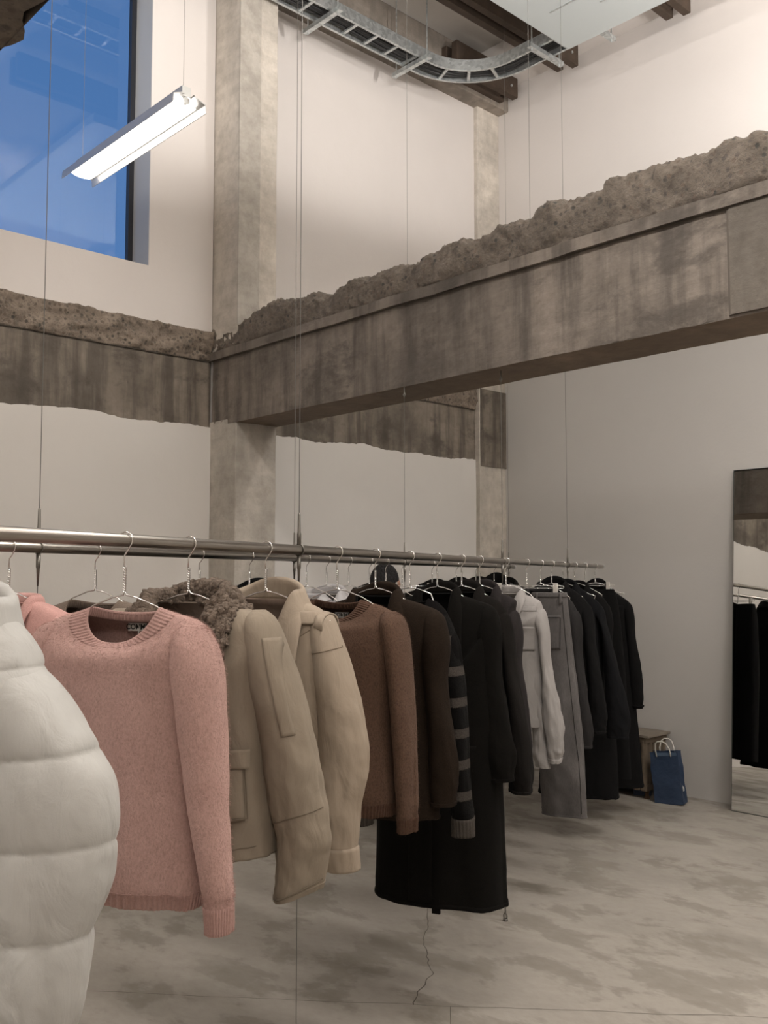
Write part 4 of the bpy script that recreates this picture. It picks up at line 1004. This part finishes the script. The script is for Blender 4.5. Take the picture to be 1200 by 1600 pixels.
# taupe knit
g = thing(2, .36, 0, 'sweater', 'taupe-brown crew-neck knit on the rear rail behind the pink sweater', 'sweater', hl='twisted wire hanger of the taupe knit, rear rail')
L = Loft([(-.142, -.085, .085, .055), (-.150, -.12, .12, .06), (-.168, -.17, .17, .068), (-.195, -.21, .21, .078), (-.27, -.22, .22, .085), (-.4, -.205, .205, .09), (-.6, -.21, .21, .09), (-.66, -.205, .205, .085)], dipF=.065, dipB=.012, vee=1.2, folds=(.006, 8, 1.2), seed=211)
shell(L, 'body', M['taupe_knit'], g, n=70, m=100); neck_band(L, 'neck_rib', M['taupe_knit'], g, ribs=60)
shell(L, 'hem_rib', M['taupe_knit'], g, n=8, m=420, u0=.93, u1=1, off=.0015, ribs=70, ramp_=.0014)
sleeves(g, [(-.175, .17, .20, .02), (-.20, .16, .225, .06), (-.26, .165, .245, .07), (-.4, .19, .262, .065), (-.6, .21, .275, .055), (-.72, .22, .28, .045)], M['taupe_knit'], cuff='cuff_rib', seed=212, ribs=24)
rear = [(.89, 'jacket', 'olive cotton jacket on the rear rail behind the shearling collar', 'twisted wire hanger of the olive jacket, rear rail', 'olive', dict(sh=.215, hem=-.74, sleeve_end=-.75, zneck=-.14)),
        (1.22, 'jacket', 'black coated jacket with collar up, rear rail, left of beige collar', 'twisted wire hanger of the black coated jacket, rear rail', 'black_cotton', dict(sh=.215, hem=-.78, sleeve_end=-.78, zneck=-.135, collar_kw=dict(stand=.045))),
        (1.68, 'blouse', 'silvery grey satin blouse, first of the shiny tops on the rear rail', 'twisted wire hanger of the first silvery blouse, rear rail', 'silver', dict(sh=.20, hem=-.70, sleeve_end=-.72, depth=.055, sdepth=.035, vd=.12, zneck=-.16, lining='shirt_seam', collar_kw=dict(stand=.01, fall=.02, front=.03, frontw=.01))),
        (1.87, 'shirt', 'silvery grey satin shirt with collar, second shiny top on the rear rail', 'twisted wire hanger of the silvery shirt, rear rail', 'silver', dict(sh=.195, hem=-.72, sleeve_end=-.72, depth=.055, sdepth=.035, vd=.12, zneck=-.145, lining='shirt_seam', collar_kw=dict(stand=.03))),
        (2.10, 'blouse', 'silvery grey blouse behind the brown sweater on the rear rail', 'twisted wire hanger of the silvery blouse behind the brown sweater', 'silver', dict(sh=.20, hem=-.70, sleeve_end=-.70, depth=.055, sdepth=.035, vd=.10, zneck=-.16, lining='shirt_seam', collar_kw=dict(stand=.012, fall=.02, front=.03, frontw=.01))),
        (2.34, 'jacket', 'dark grey satin bomber jacket on the rear rail by the head', 'twisted wire hanger of the dark grey bomber jacket, rear rail', 'mauve_wool', dict(sh=.215, hem=-.70, sleeve_end=-.74, vd=.12, zneck=-.145)),
        (3.24, 'coat', 'black coat with rounded collar on the rear rail behind the long coat', 'twisted wire hanger of the rounded-collar black coat, rear rail', 'black_wool', dict(sh=.225, hem=-1.0, sleeve_end=-.82, vd=.2, zneck=-.135, collar_kw=dict(stand=.04))),
        (3.68, 'coat', 'black wool coat, third from the far end of the rear rail', 'twisted wire hanger of the black coat third from the far end, rear rail', 'black_wool', dict(sh=.22, hem=-1.0, sleeve_end=-.82, vd=.2, zneck=-.13, collar_kw=dict(stand=.045))),
        (4.09, 'coat', 'charcoal coat, second from the far end of the rear rail', 'twisted wire hanger of the charcoal coat second from the far end, rear rail', 'charcoal_wool', dict(sh=.22, hem=-.9, sleeve_end=-.82, vd=.2, zneck=-.12, collar_kw=dict(stand=.04))),
        (4.52, 'coat', 'black coat with high collar near the far end of the rear rail', 'twisted wire hanger of the high-collar black coat, rear rail', 'black_cotton', dict(sh=.22, hem=-1.1, sleeve_end=-.82, vd=.18, zneck=-.105, collar_kw=dict(stand=.05))),
        (4.82, 'coat', 'black coat at the very end of the rear rail', 'twisted wire hanger at the very end of the rear rail', 'charcoal_wool', dict(sh=.21, hem=-1.0, sleeve_end=-.82, vd=.18, zneck=-.125, collar_kw=dict(stand=.04)))]
for k, (t, nm, lb_, hl, mt, kw) in enumerate(rear):
    coat(t, 0, nm, lb_, nm, hl, M[mt], seed=220+7*k, rail_no=2, det=.75, **kw)
hanger(2, 2.55, 0, 'empty twisted wire hanger on the rear rail to the right of the head, nearer one')
hanger(2, 2.77, 0, 'empty clip hanger on the rear rail to the right of the head', kind='clip')

# ================================================================== BACK WALL THINGS
# leaning mirror
mx0, mx1 = -3.25, -2.05; lean = math.atan(.16/2.36)
mi = empty('mirror', ((mx0+mx1)/2, 6.292, .006), 0, 'tall frameless mirror leaning on the back wall at the right edge', 'mirror'); mi.rotation_euler = (-lean, 0, 0)
w = (mx1-mx0)/2
MB().box(-w, w, 0, .003, 0, 2.36).build('mirror_glass', M['mirror'], mi)
eb = MB(); eb.box(-w-.003, w+.003, .003, .016, -.003, 2.363); eb.box(-w-.004, -w, -.001, .016, -.003, 2.363); eb.box(w, w+.004, -.001, .016, -.003, 2.363); eb.box(-w-.004, w+.004, -.001, .016, -.004, 0); eb.build('mirror_backing', M['mirror_edge'], mi)
# radiator
ra = empty('radiator', (-4.09, 6.30, 0), 0, 'old brown column radiator standing against the back wall, partly behind the trench coat', 'radiator')
def fin(x):
    f = MB(); pr_ = []
    for k in range(5):
        y = -.125+.0625*k
        f.tube([(x, y, .06), (x, y, .42)], .024, 10)
    f.box(x-.026, x+.026, -.145, .145, .055, .10); f.box(x-.026, x+.026, -.145, .145, .395, .44)
    f.build('radiator_section', M['radiator'], ra, bevel=.008)
for k in range(9): fin(-.24+.06*k)
for sx in (-.24, .24):
    for sy in (-.1, .1): MB().tube([(sx, sy, 0), (sx, sy, .03), (sx, sy, .07)], [.022, .014, .02], 10).build('foot', M['radiator_rust'], ra)
sh_ = MB(); sh_.box(-.30, .29, -.155, .155, .440, .458); sh_.build('top_board', M['shelf_grey'], ra, bevel=.002)
# blue paper bag
bg = empty('paper_bag', (-3.655, 6.20, 0), math.radians(38), 'dark blue paper carrier bag with white cord handles beside the radiator', 'bag'); bg.rotation_euler = (math.radians(0), math.radians(-6), math.radians(14))
def bagP(i, j):
    c = [(-.10, -.055), (.10, -.055), (.10, .055), (-.10, .055), (-.10, -.055)]; k = min(int(j*4), 3); t = j*4-k
    x = c[k][0]+(c[k+1][0]-c[k][0])*t; y = c[k][1]+(c[k+1][1]-c[k][1])*t
    side = 1-abs(2*t-1) if k in (1, 3) else 0
    x += (-.035 if k == 1 else .035)*side*i*1.0 if k in (1, 3) else 0
    y *= (1-.25*i); z = .36*i+.004*fbm(x*20, y*20, i*3)
    return (x*(1+.02*i)+.006*fbm(x*8, i*4, 2), y+.006*fbm(x*8, i*4, 7), z)
bb = MB(); bb.grid(bagP, 26, 65); b_ = bb.build('bag_body', M['paper'], bg, solid=.0015)
MB().box(-.098, .098, -.053, .053, .001, .004).build('bag_base', M['paper'], bg)
MB().box(-.05, .09, -.044, -.041, .335, .357).build('inner_fold', M['paper_in'], bg)
for y, lean_ in ((-.045, -.03), (.045, .02)):
    h = MB(); h.tube([(-.05, y, .33), (-.052, y+lean_*.3, .38), (-.04, y+lean_, .425), (-.02, y+lean_*1.2, .44), (.01, y+lean_*1.2, .44), (.035, y+lean_, .425), (.05, y+lean_*.3, .38), (.05, y, .33)], .0045, 8); h.build('cord_handle', M['cord'], bg, smooth=True)
lg = MB(); lg.box(.101, .1025, -.022, .008, .085, .092); lg.box(.101, .1025, -.022, -.014, .085, .125); lg.box(.101, .1025, .0, .008, .085, .115); lg.box(.101, .1025, -.014, .0, .105, .112); lg.build('printed_mark', M['print_white'], bg)
# second white bag handles behind
cb2 = empty('paper_bag', (-3.93, 6.27, 0), math.radians(20), 'white-handled paper bag tucked between the radiator and the blue bag', 'bag')
def bag2(i, j):
    c = [(-.06, -.03), (.06, -.03), (.06, .03), (-.06, .03), (-.06, -.03)]; k = min(int(j*4), 3); t = j*4-k
    return (c[k][0]+(c[k+1][0]-c[k][0])*t, c[k][1]+(c[k+1][1]-c[k][1])*t, .33*i)
q = MB(); q.grid(bag2, 6, 33); q.build('bag_body', M['paper'], cb2, solid=.0015)
h = MB(); h.tube([(-.03, -.03, .31), (-.032, -.035, .40), (-.01, -.035, .43), (.015, -.035, .43), (.025, -.035, .40), (.022, -.03, .31)], .0035, 8); h.build('cord_handle', M['cord'], cb2, smooth=True)

# ================================================================== PERSON behind the rear rail
def skin_body(name, verts, edges, radii, mt, par, sub=2):
    me = bpy.data.meshes.new(name); me.from_pydata(verts, edges, []); me.update()
    o = bpy.data.objects.new(name, me); COL.objects.link(o); me.materials.append(mt)
    md = o.modifiers.new('skin', 'SKIN'); md.use_smooth_shade = True
    for i, r in enumerate(radii):
        sv = me.skin_vertices[0].data[i]; sv.radius = r if isinstance(r, tuple) else (r, r); sv.use_root = (i == 0)
    s = o.modifiers.new('sub', 'SUBSURF'); s.levels = sub; s.render_levels = sub
    bpy.context.view_layer.update()
    dg = bpy.context.evaluated_depsgraph_get(); m2 = bpy.data.meshes.new_from_object(o.evaluated_get(dg))
    bpy.data.objects.remove(o); o = bpy.data.objects.new(name, m2); COL.objects.link(o)
    for p in m2.polygons: p.use_smooth = True
    if par: o.parent = par
    return o
# figure faces +y locally (away from the camera)
pp = empty('person', (-4.70, 4.39, 0), math.radians(47-14), 'person in dark clothes standing with back turned behind the rear rail', 'person')
V = [(0, 0, .93), (0, 0, 1.08), (0, .01, 1.24), (0, 0, 1.37), (0, -.005, 1.43), (0, .01, 1.485),
     (.10, 0, 1.385), (.19, -.005, 1.355), (.235, -.015, 1.10), (.245, .06, .88), (-.10, 0, 1.385), (-.19, -.005, 1.355), (-.235, -.015, 1.10), (-.245, .06, .88),
     (.095, 0, .86), (.105, .01, .50), (.11, -.01, .09), (-.095, 0, .86), (-.105, .01, .50), (-.11, -.01, .09)]
E_ = [(0, 1), (1, 2), (2, 3), (3, 4), (4, 5), (3, 6), (6, 7), (7, 8), (8, 9), (3, 10), (10, 11), (11, 12), (12, 13), (0, 14), (14, 15), (15, 16), (0, 17), (17, 18), (18, 19)]
R_ = [(.155, .105), (.135, .095), (.155, .105), (.13, .09), .062, .056, (.085, .075), .062, .047, .033, (.085, .075), .062, .047, .033, .088, .062, .045, .088, .062, .045]
skin_body('body', V, E_, R_, M['black_cotton'], pp)
# head: one sculpted surface with face relief
def headP(i, j):
    v = PI*i; a = 2*PI*j; x, y, z = math.sin(v)*math.cos(a), math.sin(v)*math.sin(a), math.cos(v)
    rx, ry, rz = .073, .094, .118
    if z < 0: rx *= 1-.28*(-z)**1.3; ry *= 1-.12*(-z)
    px, py, pz = x*rx, y*ry, z*rz
    if y > 0:
        nose = math.exp(-((px/.013)**2))*math.exp(-(((pz+.012)/.026)**2)); py += .022*nose
        py -= .009*math.exp(-(((abs(px)-.030)/.016)**2))*math.exp(-(((pz-.012)/.012)**2))
        py += .006*math.exp(-((px/.026)**2))*math.exp(-(((pz+.052)/.008)**2))
        py += .010*math.exp(-((px/.025)**2))*math.exp(-(((pz+.092)/.018)**2))
    return (px, py, pz+1.565)
hm = MB(); hm.grid(headP, 48, 64, closed=True); hd = hm.build('head', M['skin'], pp, smooth=True)
nk = MB(); nk.tube([(0, -.01, 1.40), (0, -.006, 1.46), (0, .004, 1.53)], [.062, .054, .052], 24); nk.build('neck', M['skin'], pp, smooth=True)
def hairP(i, j):
    a = 2*PI*j; v = PI*(.66-.185*abs(math.cos(a))**2.2)*i; x, y, z = math.sin(v)*math.cos(a), math.sin(v)*math.sin(a), math.cos(v)
    cut = 1.0
    if y > .2: v *= .62
    x, y, z = math.sin(v)*math.cos(a), math.sin(v)*math.sin(a), math.cos(v)
    e = .004*fbm(x*9, y*9, z*9, 4)+.0016*math.sin(a*60+z*6)
    return (x*(.091+e), y*(.108+e)-.006, z*(.119+e)+1.568)
hh = MB(); hh.grid(hairP, 44, 260, closed=True); hh.build('hair', M['hair'], hd, smooth=True, solid=.006)
for s in (-1, 1):
    er = MB()
    er.grid(lambda i, j, s=s: (s*(.088+.012*math.sin(PI*i)*1.0+.006*math.cos(2*PI*j)), -.008+.017*math.cos(2*PI*j)*math.sin(PI*i)**.6, 1.552+.034*math.cos(PI*i)), 14, 20, closed=True)
    er.build('ear', M['skin'], hd, smooth=True)
    ey = MB(); ey.grid(lambda i, j, s=s: (s*.030+.011*math.sin(PI*i)*math.cos(2*PI*j), .078+.011*math.sin(PI*i)*math.sin(2*PI*j), 1.577+.011*math.cos(PI*i)), 10, 16, closed=True); ey.build('eye', M['eye'], hd, smooth=True)
    # hand: palm, four fingers and thumb as one skinned surface
    bx, by, bz = s*.245, .065, .875
    HV = [(bx, by, bz), (bx, by+.012, bz-.045), (bx, by+.018, bz-.085)]; HE = [(0, 1), (1, 2)]; HR = [.026, (.018, .036), (.015, .036)]
    for k, (oy, ln) in enumerate(((.030, .070), (.010, .080), (-.010, .074), (-.028, .058))):
        i0 = len(HV); HV += [(bx-s*.002, by+.018+oy, bz-.095), (bx-s*.010, by+.020+oy, bz-.095-ln*.5), (bx-s*.026, by+.020+oy, bz-.095-ln*.9)]
        HE += [(2, i0), (i0, i0+1), (i0+1, i0+2)]; HR += [.0095, .0085, .0072]
    i0 = len(HV); HV += [(bx-s*.012, by+.045, bz-.045), (bx-s*.022, by+.062, bz-.075), (bx-s*.026, by+.066, bz-.098)]; HE += [(1, i0), (i0, i0+1), (i0+1, i0+2)]; HR += [.013, .010, .008]
    skin_body('hand', HV, HE, HR, M['skin'], pp)
    so = MB()
    def shoeP(i, j, s=s):
        t = i; a = 2*PI*j; yy = -.075+.285*t; w_ = (.036+.014*math.sin(PI*min(1, t*1.15)))*(1-.9*max(0, t-.86)/.14*.8); hgt = .10*(1-sst(.15, .62, t))+.052
        if t < .02 or t > .98: w_ *= .35; hgt *= .6
        return (s*.11+w_*math.cos(a), yy, max(.004, hgt/2+hgt/2*math.sin(a)))
    so.grid(shoeP, 26, 28, closed=True); sho = so.build('shoe', M['shoe'], pp, smooth=True)
    sl_ = MB(); sl_.grid(lambda i, j, s=s: (s*.11+(.055-.01*i)*math.cos(2*PI*j)*.95, .07+.145*math.sin(2*PI*j), .001+.014*i), 3, 32, closed=True); sl_.build('shoe_sole', M['black_lining'], sho)
    lc = MB()
    for k in range(3): lc.tube([(s*.11-.02, .06+.03*k, .088-.012*k), (s*.11, .062+.03*k, .10-.013*k), (s*.11+.02, .06+.03*k, .088-.012*k)], .0025, 6)
    lc.build('laces', M['black_cotton'], sho)
